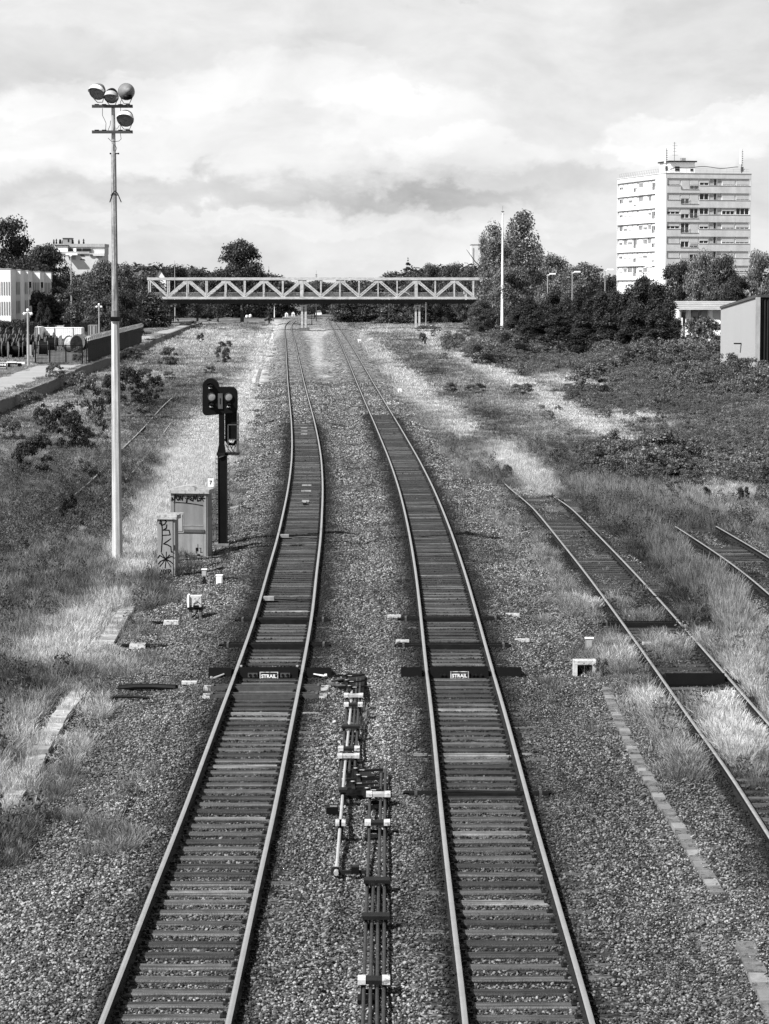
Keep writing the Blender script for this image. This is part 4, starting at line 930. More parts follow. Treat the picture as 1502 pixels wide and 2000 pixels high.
    # rooftop
    m = MB(); bx(m, 1.9, 6.9, 3, 9, ztop+.12, ztop+2.25); m.build('roof_house', M['wall_w'], t)
    m = MB(); bx(m, 1.6, 7.2, 2.6, 9.4, ztop+2.25, ztop+2.5); m.build('roof_house_top', M['roof_d'], t)
    m = MB(); bx(m, 2.9, 3.8, 2.96, 3.0, ztop+.5, ztop+1.4); bx(m, 6.0, 6.6, 2.96, 3.0, ztop+.5, ztop+1.0); m.build('roof_house_window', M['glass'], t)
    m = MB(); bx(m, 4.6, 5.4, 4, 5, ztop+2.5, ztop+3.1); m.build('roof_vent', M['pale'], t)
    m = MB()
    for a in np.arange(.3, LF, 1.35): m.bar(u*a+v*.5+Vector((0, 0, ztop+.1)), u*a+v*.5+Vector((0, 0, ztop+.9)), .05)
    for z in (.5, .9): m.bar(u*.3+v*.5+Vector((0, 0, ztop+z)), u*(LF-.3)+v*.5+Vector((0, 0, ztop+z)), .04)
    for d in np.arange(1, LS, 1.4): m.bar(u*.5+v*d+Vector((0, 0, ztop+.1)), u*.2+v*d+Vector((0, 0, ztop+1.0)), .04)
    for z in (.5, 1.0): m.bar(u*.3+v*.5+Vector((0, 0, ztop+z)), u*.3+v*(LS-.5)+Vector((0, 0, ztop+z)), .04)
    m.build('roof_railing', M['galv'], t)
    m = MB(); pts = []
    for i in range(24):
        a = .6+i*.62; pts.append(u*a+v*.7+Vector((0, 0, ztop+.45+.9*min(1, i/3)*(1-.35*math.sin(i*.27)**2))))
    m.tube(pts, .06, 5); m.build('roof_cable', M['cable'], t)
    for a, hgt in ((.25, 4.6), (LF-.6-1.2, 4.6)):
        base = u*a+v*.6+Vector((0, 0, ztop+.1)); an = thing('phone_antenna', 'white cell antenna panel on the tower roof at its '+('left corner' if a < 1 else 'right end'), 'antenna', tuple(Vector((c.x, Yc, 0))+base))
        m = MB(); m.bar((0, 0, 0), (0, 0, hgt), .12); m.bar((0, 0, .1), (.6, 0, .9), .07); m.box((.1, 0, .8), (.5, .3, .9)); m.build('pole', M['steel_mid'], an)
        m = MB(); m.box((-.22, -.1, hgt-1.4), (.36, .18, 2.9)); m.build('panel', M['white'], an)
        m = MB(); 
        for q in range(7): m.box((.15, -.05, 1.6+q*.42), (.22, .12, .12))
        m.build('bracket', M['steel_dark'], an)
    b0 = u*3.1+v*4+Vector((0, 0, ztop+2.5)); an = thing('aerial_mast', 'thin television aerial mast on top of the tower roof house', 'aerial', tuple(Vector((c.x, Yc, 0))+b0))
    m = MB(); m.bar((0, 0, 0), (0, 0, 3.6), .07); m.build('pole', M['steel_dark'], an)
    for z, w in ((3.4, .5), (2.9, .9), (2.4, .4), (1.8, .6), (1.1, 1.1)):
        m = MB(); m.bar((-w*.4, 0, z), (w*.6, 0, z), .04)
        for q in range(4): m.bar((-w*.4+w*q/3, -.15, z), (-w*.4+w*q/3, .15, z), .03)
        m.build('aerial', M['steel_dark'], an)
tower()

# ------------------------------------------------------------------ white flats at the left edge
def white_flats():
    b = thing('white_flats', 'low white flats with saw-tooth bays and tall slit windows at the left edge', 'building', P(47, 640, 360)[:])
    o = Vector(b.location); KK = 1.38; zt = H+36*330*KK/F
    bays = [(-60, 14, 330*KK), (24, 33.5, 349*KK), (41, 48.5, 364*KK), (57, 72, 383*KK), (80, 93.5, 404*KK)]
    plan = []
    for a0, a1, Y in bays: plan += [(P(a0, 0, Y).x, Y), (P(a1, 0, Y).x, Y)]
    plan += [(P(98, 0, 420*KK).x, 420*KK), (-110, 420*KK), (-110, 330*KK)]; n = len(plan)
    def ring(z0, z1, g, nm, m_):
        V = [(x-o.x+(g if x > -109 else 0), y-o.y-g, z-o.z) for z in (z0, z1) for x, y in plan]; m = MB()
        m.add(V, [(k, (k+1) % n, n+(k+1) % n, n+k) for k in range(n)]+[tuple(range(n, 2*n))]); return m.build(nm, m_, b)
    ring(-1, zt, 0, 'wall', M['wall_w']); ring(zt+.003, zt+.14, .08, 'roof_edge', M['galv'])
    for i, (a0, a1, Y) in enumerate(bays):
        lo, hi = (max(a0, -12), a1) if i == 0 else (a0, a1); n_ = (5, 3, 2, 4, 4)[i]
        for fl in range(4):
            z = zt-2.2-fl*3.45
            for k in range(n_):
                x = P(lo+(hi-lo)*(k+.7)/(n_+.4), 0, Y).x; w = (P(hi, 0, Y).x-P(lo, 0, Y).x)/(n_+.4)*.36
                m = MB(); m.box((x-o.x, Y-.04-o.y, z-1.1-o.z), (w, .1, 2.3)); m.build('slit_window', M['grey'], b)
        if i >= 2:
            for fl in range(3):
                z = zt-3.9-fl*3.45; x = P(a1+3.6, 0, Y+6).x
                m = MB(); m.box((x-o.x, Y+4-o.y, z-o.z), (.95, 1.6, 1.3)); m.build('balcony', M['wall_g'], b)
                m = MB(); m.box((x-.1-o.x, Y+5.6-o.y, z+1.2-o.z), (.8, .4, 1.3)); m.build('balcony_door', M['glass'], b)
white_flats()

# far block of flats upper left, gabled house, other far buildings
def far_block():
    Y = 820.0; s = F/Y; b = thing('far_flats', 'pale stepped block of flats with dark chimneys seen above the left trees', 'building', P(150, 600, Y)[:]); o = Vector(b.location)
    def q(name, a0, a1, t0, t1, m_, d=0, dep=10):
        A, B = P(a0, t0, Y), P(a1, t1, Y); m = MB(); m.box(((A.x+B.x)/2-o.x, d+dep/2, (A.z+B.z)/2-o.z), (B.x-A.x, dep, A.z-B.z)); return m.build(name, m_, b)
    q('upper_storey', 104, 203, 478, 496, M['wall_g'], 2, 12); q('roof_edge', 104, 203.4, 476, 482, M['pale'], 1.6, 13); q('side_pavilion', 108, 132, 480, 492, M['wall_w'], .4, 8); q('pavilion_roof', 107, 133.5, 478.5, 480.2, M['roof_d'], 0, 9)
    q('window_band', 132.5, 178, 484.2, 491.5, M['grey'], 1.5, 3); q('window', 134, 141, 485, 491, M['glass'], 1.3, 1); q('window', 149, 158, 485, 491, M['glass'], 1.3, 1); q('window', 160, 176, 485, 491, M['glass'], 1.3, 1); q('shutter', 142.5, 148, 485, 491, M['white'], 1.2, 1)
    q('terrace_wall', 109, 176, 491.5, 496, M['pale'], -2, 4); q('terrace_wall', 176.2, 205, 495, 500, M['wall_p'], -2, 4)
    q('wall', 112, 204, 496, 560, M['wall_g'], -1.6, 14); q('balcony_roof', 131, 154, 495.5, 498.6, M['white'], -4, 2); q('window', 136, 149, 499, 507, M['grey'], -1.8, 1); q('window', 158, 166, 497.5, 500, M['glass'], -1.8, 1); q('window', 176.5, 182, 496.8, 499, M['glass'], -2.2, 1); q('window', 158, 166, 506, 507.5, M['glass'], -1.8, 1); q('window', 189, 200, 500.5, 502, M['glass'], -2.2, 1)
    q('lift_house', 120, 137.5, 465, 476, M['grey'], 3, 5); q('lift_house_roof', 119.6, 138, 464.3, 465.2, M['roof_d'], 2.8, 5.4); q('lift_house_door', 130, 132.5, 467, 472, M['glass'], 2.9, .2)
    for px, h in ((102, 9), (107, 10), (113.5, 9), (115.5, 9), (119.5, 8), (139.5, 9), (151.3, 8.5), (160.5, 10)):
        A = P(px, 476-h, Y); m = MB(); zz = P(0, 476, Y).z; m.box((A.x-o.x, 4, (A.z+zz)/2-o.z), (.28, .28, A.z-zz)); m.box((A.x-o.x, 4, A.z-o.z-.5), (.6, .4, .16)); m.box((A.x-o.x, 4, zz+.35-o.z), (.5, .5, .7)); m.build('chimney', M['steel_dark'], b)
far_block()
def gable_house(px0, px1, top, eave, base, Y, label, wm=M['wall_w'], rm=M['roof_d'], depth=9, wins=(), name='house', cat='house'):
    A, B = P(px0, 0, Y).x, P(px1, 0, Y).x; zt, ze, zb = P(0, top, Y).z, P(0, eave, Y).z, P(0, base, Y).z; w = B-A
    b = thing(name, label, cat, ((A+B)/2, Y, zb)); h = ze-zb; g = zt-zb
    m = MB(); m.prism([(-w/2, 0), (w/2, 0), (w/2, h), (0, g), (-w/2, h)], 0, depth); m.build('wall', wm, b)
    m = MB()
    for s in (-1, 1): m.add([(s*(w/2+.3), -.3, h-.25), (0, -.3, g+.12), (0, depth+.3, g+.12), (s*(w/2+.3), depth+.3, h-.25), (s*(w/2+.3), -.3, h-.45), (0, -.3, g-.08+.02), (0, depth+.3, g-.06), (s*(w/2+.3), depth+.3, h-.45)], [(0, 1, 2, 3), (7, 6, 5, 4), (0, 4, 5, 1), (3, 2, 6, 7), (0, 3, 7, 4)])
    m.build('roof', rm, b)
    for fx, fz, fw, fh in wins: m = MB(); m.box((fx*w, -.05, fz*h), (fw*w, .12, fh*h)); m.build('window', M['glass'], b)
    return b
gable_house(297, 320, 526, 545, 620, 600, 'narrow white gabled house behind the left end of the bridge', wins=((-.2, .45, .2, .1), (.2, .45, .2, .1), (-.2, .7, .2, .1), (.2, .7, .2, .1)))
gable_house(549, 589, 588, 592, 624, 790, 'small brick signal house under the bridge, left of its first pier', M['brick'], depth=7, wins=((-.1, .55, .13, .22), (.12, .55, .13, .22)))
gable_house(553, 578, 553, 566, 600, 900, 'grey gable roof seen through the girders near the first pier', M['grey'], depth=8)
gable_house(676, 706, 566, 574, 600, 950, 'pale house roof among trees behind the bridge middle', M['wall_w'], depth=8)
gable_house(909, 926, 556, 562, 600, 640, 'small white gabled house beside the right bridge end', wins=((0, .6, .3, .2),))
def boxhouse(name, label, cat, px0, px1, top, base, Y, m_, depth=6, extra=()):
    A, B = P(px0, top, Y), P(px1, base, Y); w = B.x-A.x; h = A.z-B.z
    b = thing(name, label, cat, ((A.x+B.x)/2, Y, B.z)); m = MB(); m.box((0, depth/2, h/2), (w, depth, h)); m.build('wall', m_, b)
    m = MB(); m.box((0, depth/2, h+.1), (w+.3, depth+.3, .2)); m.build('roof', M['lid'], b)
    for nm, fx, fz, fw, fh, mm in extra: q = MB(); q.box((fx*w, -.06, fz*h), (fw*w, .12, fh*h)); q.build(nm, mm, b)
    return b
boxhouse('slab_block', 'slim grey high block hidden behind the poplars', 'building', 921, 937, 478, 600, 900, M['wall_p'], 14, [('window_column', -.3, .5, .14, .9, M['galv'])])
boxhouse('shelter_hut', 'white ribbed hut with overhanging roof beside the platform path', 'hut', 307, 329, 596, 624, 610, M['pale'], 5, [('rib', -.3, .5, .04, .98, M['grey']), ('rib', 0, .5, .04, .98, M['grey']), ('rib', .3, .5, .04, .98, M['grey'])])
boxhouse('low_building', 'low white building with a flat roof just left of the bridge foot', 'building', 276, 300, 576, 600, 620, M['white'], 5)
for i, (a, b_, t_, bs, l) in enumerate([(407, 452, 608, 614, 'long flat wagon standing beyond the bridge, right of the covered wagon'), (468, 482, 609, 613, 'short flat wagon with pale load beyond the bridge, the left one'), (486, 500, 609, 613, 'short flat wagon with pale load beyond the bridge, the right one'), (366, 376, 609, 616, 'pale flat wagon left of the covered wagon')]):
    A, B = P(a, t_, 800), P(b_, bs, 800); w = B.x-A.x; o = thing('flat_wagon', l, 'wagon', ((A.x+B.x)/2, 800, B.z)); h = A.z-B.z
    m = MB(); m.box((0, 1.3, h*.45), (w, 2.6, .3)); m.build('floor', M['grey'], o); m = MB()
    for k in range(int(w/1.2)): m.box((-w/2+.7+k*1.2, 1.3, h*.75), (1.0, 2.2, h*.5))
    m.build('load', M['pale'], o); m = MB()
    for k in (-.35, .35): m.tube([(k*w, 0, .2), (k*w, 2.4, .2)], .4, 10)
    m.build('wheelset', M['steel_dark'], o)
def wagon():
    Y = 760; A, B = P(376, 599.8, Y), P(394.5, 620, Y); w = B.x-A.x; h = A.z-B.z; o = thing('covered_wagon', 'old round-roofed covered wagon with pale end doors beyond the bridge', 'wagon', ((A.x+B.x)/2, Y, B.z)); L = 18.0; sk = .11
    poly = [(-w/2, .6), (w/2, .6), (w/2, h*.72)]+[(w/2*math.cos(R(a)), h*.72+(h*.28)*math.sin(R(a))) for a in range(15, 180, 15)]+[(-w/2, h*.72)]
    m = MB(); m.prism(poly, 0, .15); e = m.build('end_wall', M['pale'], o)
    for s in (-.23, .23): q = MB(); q.box((s*w, -.04, h*.45), (w*.42, .06, h*.6)); q.build('end_door', M['cab2'], o)
    q = MB(); n = len(poly); vs = [(x, .15, z) for x, z in poly]+[(x+L*sk, L, z) for x, z in poly]; q.add(vs, [tuple(range(n)), tuple(range(2*n-1, n-1, -1))]+[(i, i+n, (i+1) % n+n, (i+1) % n) for i in range(n)]); q.build('body', M['steel_dark'], o)
    q = MB()
    for y in (2, 4, L-4, L-2): 
        for x in (-.75, .75): q.tube([(x+y*sk-.08, y, .45), (x+y*sk+.08, y, .45)], .45, 12)
    q.build('wheel', M['steel_dark'], o)
    q = MB(); 
    for x in (-.8, .8): q.tube([(x, -.5, .95), (x, 0, .95)], [.22, .1], 8)
    q.build('buffer', M['steel_dark'], o)
wagon()
# low columned hall, shed and van at the right edge
def hall():
    Y = 360.0; A = P(1322, 588, Y); b = thing('columned_hall', 'low pale hall with thick columns under a slatted roof front', 'building', (A.x, Y, -.6)); zt = A.z+.6; s = Y/F
    m = MB(); m.box((7.5, 4.5, zt/2-.55), (15, 6, zt-1.1)); m.build('wall', M['wall_g'], b)
    for k in range(5): m = MB(); m.box((6.6, .9-.04*k, zt-.12-k*.24), (13.6-k*.25, 2.6, .2)); m.build('roof_slat', M['wall_p'], b)
    m = MB(); m.box((6.8, 2.0, zt-1.3), (12.5, .6, .2)); m.build('gutter', M['steel_dark'], b)
    for px in (1333.5, 1352.5, 1395.5):
        x = P(px, 0, Y).x-A.x; m = MB(); zz = P(0, 615, Y).z+.6
        m.tube([(x, 1.3, 0), (x, 1.3, zt-1.1)], .38, 14); m.box((x+.1, 1.4, zz/2-.2), (.9, .7, zz-.4)); m.build('column', M['wall_w'], b)
    for px, w in ((1342.5, .55), (1365, .35), (1373, .2), (1385.5, .25)): x = P(px, 0, Y).x-A.x; m = MB(); m.box((x, 1.44, zt-2.5), (w, .15, 1.9)); m.build('doorway', M['glass'], b)
    for px in (1366, 1384): x = P(px, 0, Y).x-A.x; m = MB(); m.box((x, 1.3, zt-1.75), (.9, .3, .8)); m.build('panel', M['grey'], b)
hall()
def shed():
    Y0 = 235.0; a = P(1408, 602, Y0+20); bq = P(1478, 580.5, Y0); b = thing('corrugated_shed', 'grey industrial shed with plain pale gable and dark ribbed side', 'shed', (bq.x, Y0, -.7))
    dx, dy = a.x-bq.x, 20.0; z1, z0 = bq.z+.7, a.z+.7
    V = [(0, 0, 0), (dx, dy, 0), (dx, dy, z0), (0, 0, z1)]; n = Vector((dy, -dx, 0)).normalized(); th = [Vector(p)+Vector((n.x, n.y, 0))*-.0 for p in V]
    back = [Vector((14, 2.5, 0)), Vector((dx+14, dy+2.5, 0)), Vector((dx+14, dy+2.5, z0)), Vector((14, 2.5, z1))]
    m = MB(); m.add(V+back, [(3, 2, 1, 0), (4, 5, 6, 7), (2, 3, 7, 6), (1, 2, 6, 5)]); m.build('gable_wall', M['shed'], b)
    m = MB(); m.bar(Vector(V[2])+Vector((0, -.1, .08)), Vector(V[3])+Vector((0, -.1, .08)), .25, .22); m.bar(Vector(V[3])+Vector((0, -.1, .1)), back[3]+Vector((0, -.1, .1)), .25, .22); m.build('roof_trim', M['steel_mid'], b)
    m = MB(); m.box((.1, -.12, z1/2), (.42, .2, z1)); m.build('corner_trim', M['pale'], b)
    m = MB(); N = 46
    for k in range(N):
        x = .35+13.2*k/N; y = x*2.5/14
        m.add([(x, y-.03, 0), (x+.09, y-.12, 0), (x+.18, y-.12, 0), (x+.24, y-.03, 0), (x, y-.03, z1-.12), (x+.09, y-.12, z1-.12), (x+.18, y-.12, z1-.12), (x+.24, y-.03, z1-.12)], [(0, 1, 5, 4), (1, 2, 6, 5), (2, 3, 7, 6)])
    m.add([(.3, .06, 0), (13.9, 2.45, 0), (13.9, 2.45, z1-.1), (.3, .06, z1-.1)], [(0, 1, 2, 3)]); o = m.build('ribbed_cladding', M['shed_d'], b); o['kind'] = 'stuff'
    w = (Vector(V[0])+(Vector(V[1])-Vector(V[0]))*.42); p = P(1440, 671, Y0+8); m = MB(); m.box((w.x-.2, w.y-.4, p.z+.7), (.9, .5, .12)); m.bar((w.x+.2, w.y-.1, p.z+.7), (w.x+.2, w.y-.1, p.z+.1), .08); m.build('wall_lamp', M['steel_dark'], b)
shed()
def van():
    Y = 330.0; A, B = P(1381, 641, Y), P(1411, 664, Y); s = Y/F; o = thing('white_van', 'white van parked facing the railway between hall and shed', 'van', ((A.x+B.x)/2, Y, B.z)); w = 2.05; h = 2.5
    m = MB(); m.prism([(-w/2, .35), (w/2, .35), (w/2, 1.25), (w/2-.12, 2.3), (w/2-.3, h), (-w/2+.3, h), (-w/2+.12, 2.3), (-w/2, 1.25)], .9, 5.4); m.box((0, .5, .8), (w-.06, 1.0, .85)); m.build('body', M['white'], o)
    m = MB(); m.add([(-.9, .86, 1.25), (.9, .86, 1.25), (.8, .88, 1.95), (-.8, .88, 1.95), (-.9, .8, 1.25), (.9, .8, 1.25), (.8, .84, 1.95), (-.8, .84, 1.95)], [(4, 5, 6, 7), (0, 3, 2, 1), (3, 7, 6, 2), (0, 1, 5, 4), (0, 4, 7, 3), (1, 2, 6, 5)]); m.build('windscreen', M['glass'], o)
    for q in (-.8, .8): m = MB(); m.box((q, -.02, .85), (.3, .08, .22)); m.build('headlight', M['lens'], o); m = MB(); m.tube([(q*1.1, 1.1, .35), (q*1.1+.18, 1.1, .35)], .35, 14); m.build('wheel', M['rubber'], o)
    for q in (-1.15, 1.15): m = MB(); m.box((q, .8, 1.5), (.2, .12, .35)); m.build('mirror', M['black'], o)
    m = MB(); m.box((0, -.05, .45), (w-.1, .12, .25)); m.build('bumper', M['steel_mid'], o)
van()
def car(px, base, Y, label, m_='white', rz=0):
    p = P(px, base, Y); o = thing('parked_car', label, 'car', p[:], rz)
    m = MB(); m.prism([(-.9, .3), (.9, .3), (.9, .85), (.72, .95), (-.72, .95), (-.9, .85)], 0, 4.2); m.prism([(-.78, .95), (.78, .95), (.62, 1.42), (-.62, 1.42)], 1.0, 3.6); m.build('body', M[m_], o)
    m = MB(); m.box((0, .97, 1.18), (1.25, .08, .36)); m.build('windscreen', M['glass'], o)
    for q in (-.65, .65): m = MB(); m.tube([(q-.1, .8, .3), (q+.1, .8, .3)], .31, 10); m.build('wheel', M['rubber'], o)
car(514, 616.5, 780, 'white car parked beyond the bridge, left of the brick signal house'); car(622, 617, 760, 'white car beyond the bridge, right of its first pier'); car(720, 614, 800, 'pale car in the far bushes right of the tracks', 'pale', 1.2)
for i, (px, py, w, h, l) in enumerate([(482, 620, 5, 5, 'left of two white sacks beyond the meadow'), (489, 619.5, 6, 6, 'right of two white sacks beyond the meadow'), (559.5, 619, 6, 9, 'white hut-shaped box left of the bending track'), (572.5, 618, 6, 9, 'white hut-shaped box right at the bend of the track')]):
    p = P(px, py, 700); s = F/700; hut = i > 1; o = thing('storage_sack' if not hut else 'relay_box', l, 'sack' if not hut else 'box', p[:]); m = MB(); ww, hh = w/s, h/s
    if hut: m.prism([(-ww/2, 0), (ww/2, 0), (ww/2, hh*.7), (0, hh), (-ww/2, hh*.7)], 0, ww)
    else: m.lathe([(0, 0), (ww*.5, .02), (ww*.52, hh*.5), (ww*.35, hh*.9), (0, hh)], 10)
    m.build('body', M['white'], o)
    if hut: m = MB(); m.box((0, -.03, hh*.35), (ww*.5, .05, hh*.5)); m.build('door', M['lid'], o)
def arch_roof():
    Y = 640; A, B = P(757, 583, Y), P(803, 583, Y); w = B.x-A.x; zt = P(0, 570, Y).z; h = zt-A.z; o = thing('arched_canopy', 'dark arched canopy behind the bridge between the middle girders', 'canopy', ((A.x+B.x)/2, Y, A.z))
    pts = [(w/2*math.cos(R(a)), h*math.sin(R(a))) for a in range(0, 181, 12)]; m = MB(); m.prism(pts, 0, 6); m.build('shell', M['roof_d'], o)
    m = MB(); m.tube([(x, -.1, z+.1) for x, z in pts], .16, 6); m.build('rim', M['pale'], o)
    m = MB(); 
    for q in (-.9, .9): m.box((q*w/2, 3, -3), (.4, 5, 6))
    m.build('support', M['steel_mid'], o)
arch_roof()

# ------------------------------------------------------------------ street lamps and slim masts
def lamp(px, top, Y, base, label, side=1, head='arm', r=.08):
    p = P(px, base, Y); t_ = P(px, top, Y); h = t_.z-p.z; o = thing('street_lamp', label, 'street lamp', p[:]); m = MB(); m.tube([(0, 0, 0), (0, 0, h)], [r*1.3, r*.8], 8); m.build('pole', M['galv'], o)
    if head == 'arm':
        m = MB(); m.bar((0, 0, h-.1), (side*.9, 0, h+.12), .12); m.add(MBox((side*.75, 0, h+.1), (.95, .35, .22)), BF); m.build('lamp_head', M['white'], o)
    elif head == 'globes':
        for a, b_, c in ((-.38, .2, -.25), (.38, -.2, -.25), (0, 0, .12)):
            m = MB(); m.lathe([(0, -.16), (.12, -.13), (.17, 0), (.12, .12), (0, .17)], 10, (a, b_, h+c)); m.bar((0, 0, h-.1), (a, b_, h+c+.1), .05); m.build('lamp_head', M['white'], o)
    else: m = MB(); m.lathe([(0, 0), (.22, .02), (.24, .2), (0, .35)], 10, (0, 0, h)); m.build('lamp_head', M['white'], o)
    return o
def MBox(c, d):
    x, y, z = d[0]/2, d[1]/2, d[2]/2; return [(c[0]+a*x, c[1]+b*y, c[2]+k*z) for k in (-1, 1) for a, b in ((-1, -1), (1, -1), (1, 1), (-1, 1))]
BF = [(3, 2, 1, 0), (4, 5, 6, 7), (0, 1, 5, 4), (1, 2, 6, 5), (2, 3, 7, 6), (3, 0, 4, 7)]
lamp(1069, 536, 400, 660, 'street lamp above the dark hedge, leftmost of four'); lamp(1117, 532, 395, 660, 'street lamp above the dark hedge, second of four'); lamp(1181, 527.5, 390, 660, 'street lamp above the dark hedge, left of the tower foot'); lamp(1256, 521, 385, 660, 'street lamp in front of the tower corner', 1)
lamp(55.5, 608, 268, 714, 'lamp post with three white globes beside the gate', head='globes', r=.11); lamp(194, 596, 396, 664, 'lamp post with white globes behind the spiked fence', head='globes', r=.1); lamp(283.5, 588, 545, 636, 'lamp post with white globes near the left bridge end', head='globes', r=.12)
lamp(140, 501, 480, 640, 'tall thin post with one ball lamp below the far block', head='ball', r=.12)
def mast(px, top, base, Y, label, r=.2, cap=True, m_='white'):
    p = P(px, base, Y); h = P(px, top, Y).z-p.z; o = thing('slim_mast', label, 'mast', p[:]); m = MB(); m.tube([(0, 0, -.3), (0, 0, h)], [r*1.25, r*.4], 10); m.build('pole', M[m_], o)
    if cap: m = MB(); m.bar((0, 0, h), (0, 0, h+1.0), .05); m.lathe([(0, 0), (.3, .02), (.3, .15), (0, .2)], 10, (0, 0, h-.2)); m.bar((-.4, 0, h-.6), (.4, 0, h-.6), .05); m.build('mast_head', M['steel_mid'], o)
    return o
mast(981, 412, 642, 508, 'very tall slim white mast in front of the poplars', .27)
mast(832, 590, 640, 548, 'thin post standing under the bridge right of its right pier', .1, False, 'galv')
mast(342, 517, 628, 620, 'thin mast with small crosspiece behind the left bridge girders', .14, True, 'galv'); mast(618, 536, 625, 700, 'thin mast above the bridge between its middle girders', .14, True, 'steel_mid')
mast(609, 598, 634, 640, 'thin dark post beyond the first pier', .08, True, 'steel_dark'); mast(532, 645, 668, 470, 'short white post with a crosspiece left of the left track', .1, True, 'white'); mast(660, 598, 622, 720, 'white signal post beyond the bridge by the right track', .14, True, 'white'); mast(536, 596, 618, 760, 'small white signal post by the brick signal house', .12, True, 'white')
# ------------------------------------------------------------------ platform, its path and what stands on it
ZP = .7
def platform():
    e = [G(a, b, ZP) for a, b in PLAT]; e = [e[0]+(e[0]-e[2])*2.0]+e; top, n = [], len(e)
    V = [(p.x, p.y, ZP) for p in e]+[(-260, p.y, ZP) for p in e]; Fq = [(i, i+1, i+1+n, i+n) for i in range(n-1)]
    me = bpy.data.meshes.new('platform'); me.from_pydata(V, [], [tuple(reversed(f)) for f in Fq]); me.materials.append(MG)
    d = np.array([.28+.25*float(vn(np.array([v[0]*.3]), np.array([v[1]*.1]), 5)[0]) for v in V]); a = me.attributes.new('dry', 'FLOAT', 'POINT'); a.data.foreach_set('value', d.astype(np.float32)); a = me.attributes.new('sand', 'FLOAT', 'POINT'); me.update()
    o = link('platform_ground', me); o['kind'] = 'structure'
    m = MB()                                                       # retaining edge: coping stones on a dark wall
    for p, q in zip(e[:-1], e[1:]): m.add([(p.x, p.y, -1), (q.x, q.y, -1), (q.x, q.y, ZP-.1), (p.x, p.y, ZP-.1)], [(0, 1, 2, 3)])
    w = m.build('platform_wall', M['concrete_d']); w['kind'] = 'structure'
    L = 0; k = 0
    for p, q in zip(e[:-1], e[1:]):
        d = q-p; ln = d.length; u = d/ln; s = 0
        while s < ln-.2 and k < 280:
            l = min(2.0, ln-s); c = p+u*(s+l/2); mb = MB(); mb.box((0, 0, 0), (l-.03, .4, .13)); mb.build('coping_stone', M['concrete_d'] if k % 3 else M['concrete'], w, loc=(c.x-.12, c.y, ZP-.035+random.uniform(-.01, .01)), rz=math.atan2(u.y, u.x)); s += l; k += 1
    for nm, U, Lw in (('path', [(-60, 748), (0, 738), (75, 713.5), (160, 711.5)], [(-60, 795), (0, 770), (60, 746), (110, 731), (152, 714)]), ('far_path', [(250, 662), (277, 654), (330, 643), (372, 629)], [(262, 677), (300, 660), (340, 647), (388, 630.5)])):
        A = [G(a, b, ZP+.01) for a, b in U]; B = [G(a, b, ZP+.01) for a, b in Lw]; pts = A+B[::-1]
        me = bpy.data.meshes.new(nm); me.from_pydata([tuple(p) for p in pts], [], [tuple(range(len(pts)))]); me.materials.append(M['road']); o = link(nm, me); o['kind'] = 'structure'
        me.update()
        if me.polygons[0].normal.z < 0: me.flip_normals()
platform()
pt = []
def plat_grass():
    n = 5200; px = RNG.uniform(-60, 400, n); py = RNG.uniform(628, 800, n); x, y = Gn(px, py, ZP); e = np.interp(y, PE_Y, PE_X); k = (x < e-.1); r1 = inpoly(px, py, [(-60, 750), (0, 740), (75, 715), (165, 712), (110, 731), (60, 746), (0, 768), (-60, 790)]) | inpoly(px, py, [(255, 662), (277, 655), (330, 644), (372, 630), (388, 631), (340, 646), (300, 659), (262, 677)]) | ((py < 711)&(px < 165)&(py > 660)&(px > 62))
    k &= ~r1 & ((e-x < 5) | (RNG.random(n) < .5)); x, y = x[k], y[k]; n = len(x); d = np.clip(.30+RNG.normal(0, .15, n)+.25*(fbm(x*.2, y*.05, 3) > .5), .03, 1)
    s = np.clip(y/230, .7, 1.6)*RNG.uniform(.5, 1, n); scatter('platform_grass', np.stack([x, y, np.full(n, ZP-.02)], -1), np.stack([x*0, x*0, RNG.uniform(0, 6.28, n)], -1), np.stack([s, s, s*.8], -1), RNG.choice([5, 6, 3], n), TUFTS, {'dry': d}, 'rough grass on top of the platform beside its path', 'grass')
plat_grass()
def fence():
    A, B = G(172, 710.5, ZP), G(277, 672, ZP); d = B-A; L = d.length; u = d/L; f = thing('spiked_fence', 'dark steel fence with coiled razor wire along the platform edge behind the mast', 'fence', A[:], math.atan2(u.y, u.x)); h = 2.35
    n = int(L/.30); n = min(n, 290)
    pale = MB(); pale.box((0, 0, h/2), (.17, .03, h)); pale.box((0, 0, h+.05), (.10, .025, .12)); me = pale.mesh('slat', M['slat'])
    for i in range(n): link('slat', me, f, loc=(L*(i+.5)/n, random.uniform(-.01, .01), 0))
    for z in (.35, 2.0): m = MB(); m.bar((0, .08, z), (L, .08, z), .07); m.build('rail', M['slat'], f)
    for i in range(int(L/2.75)+1): m = MB(); m.box((0, .14, 1.35), (.1, .1, 2.7)); m.build('post', M['steel_dark'], f, loc=(min(L, i*2.75), 0, 0))
    pts = []; N = int(L/.5)
    for i in range(N*9): a = i*2*math.pi/9; pts.append((L*i/(N*9), .28*math.cos(a), h+.33+.28*math.sin(a)))
    m = MB(); m.tube(pts, .016, 3, cap=False); o = m.build('razor_wire_coil', M['galv'], f); o['kind'] = 'stuff'
fence()
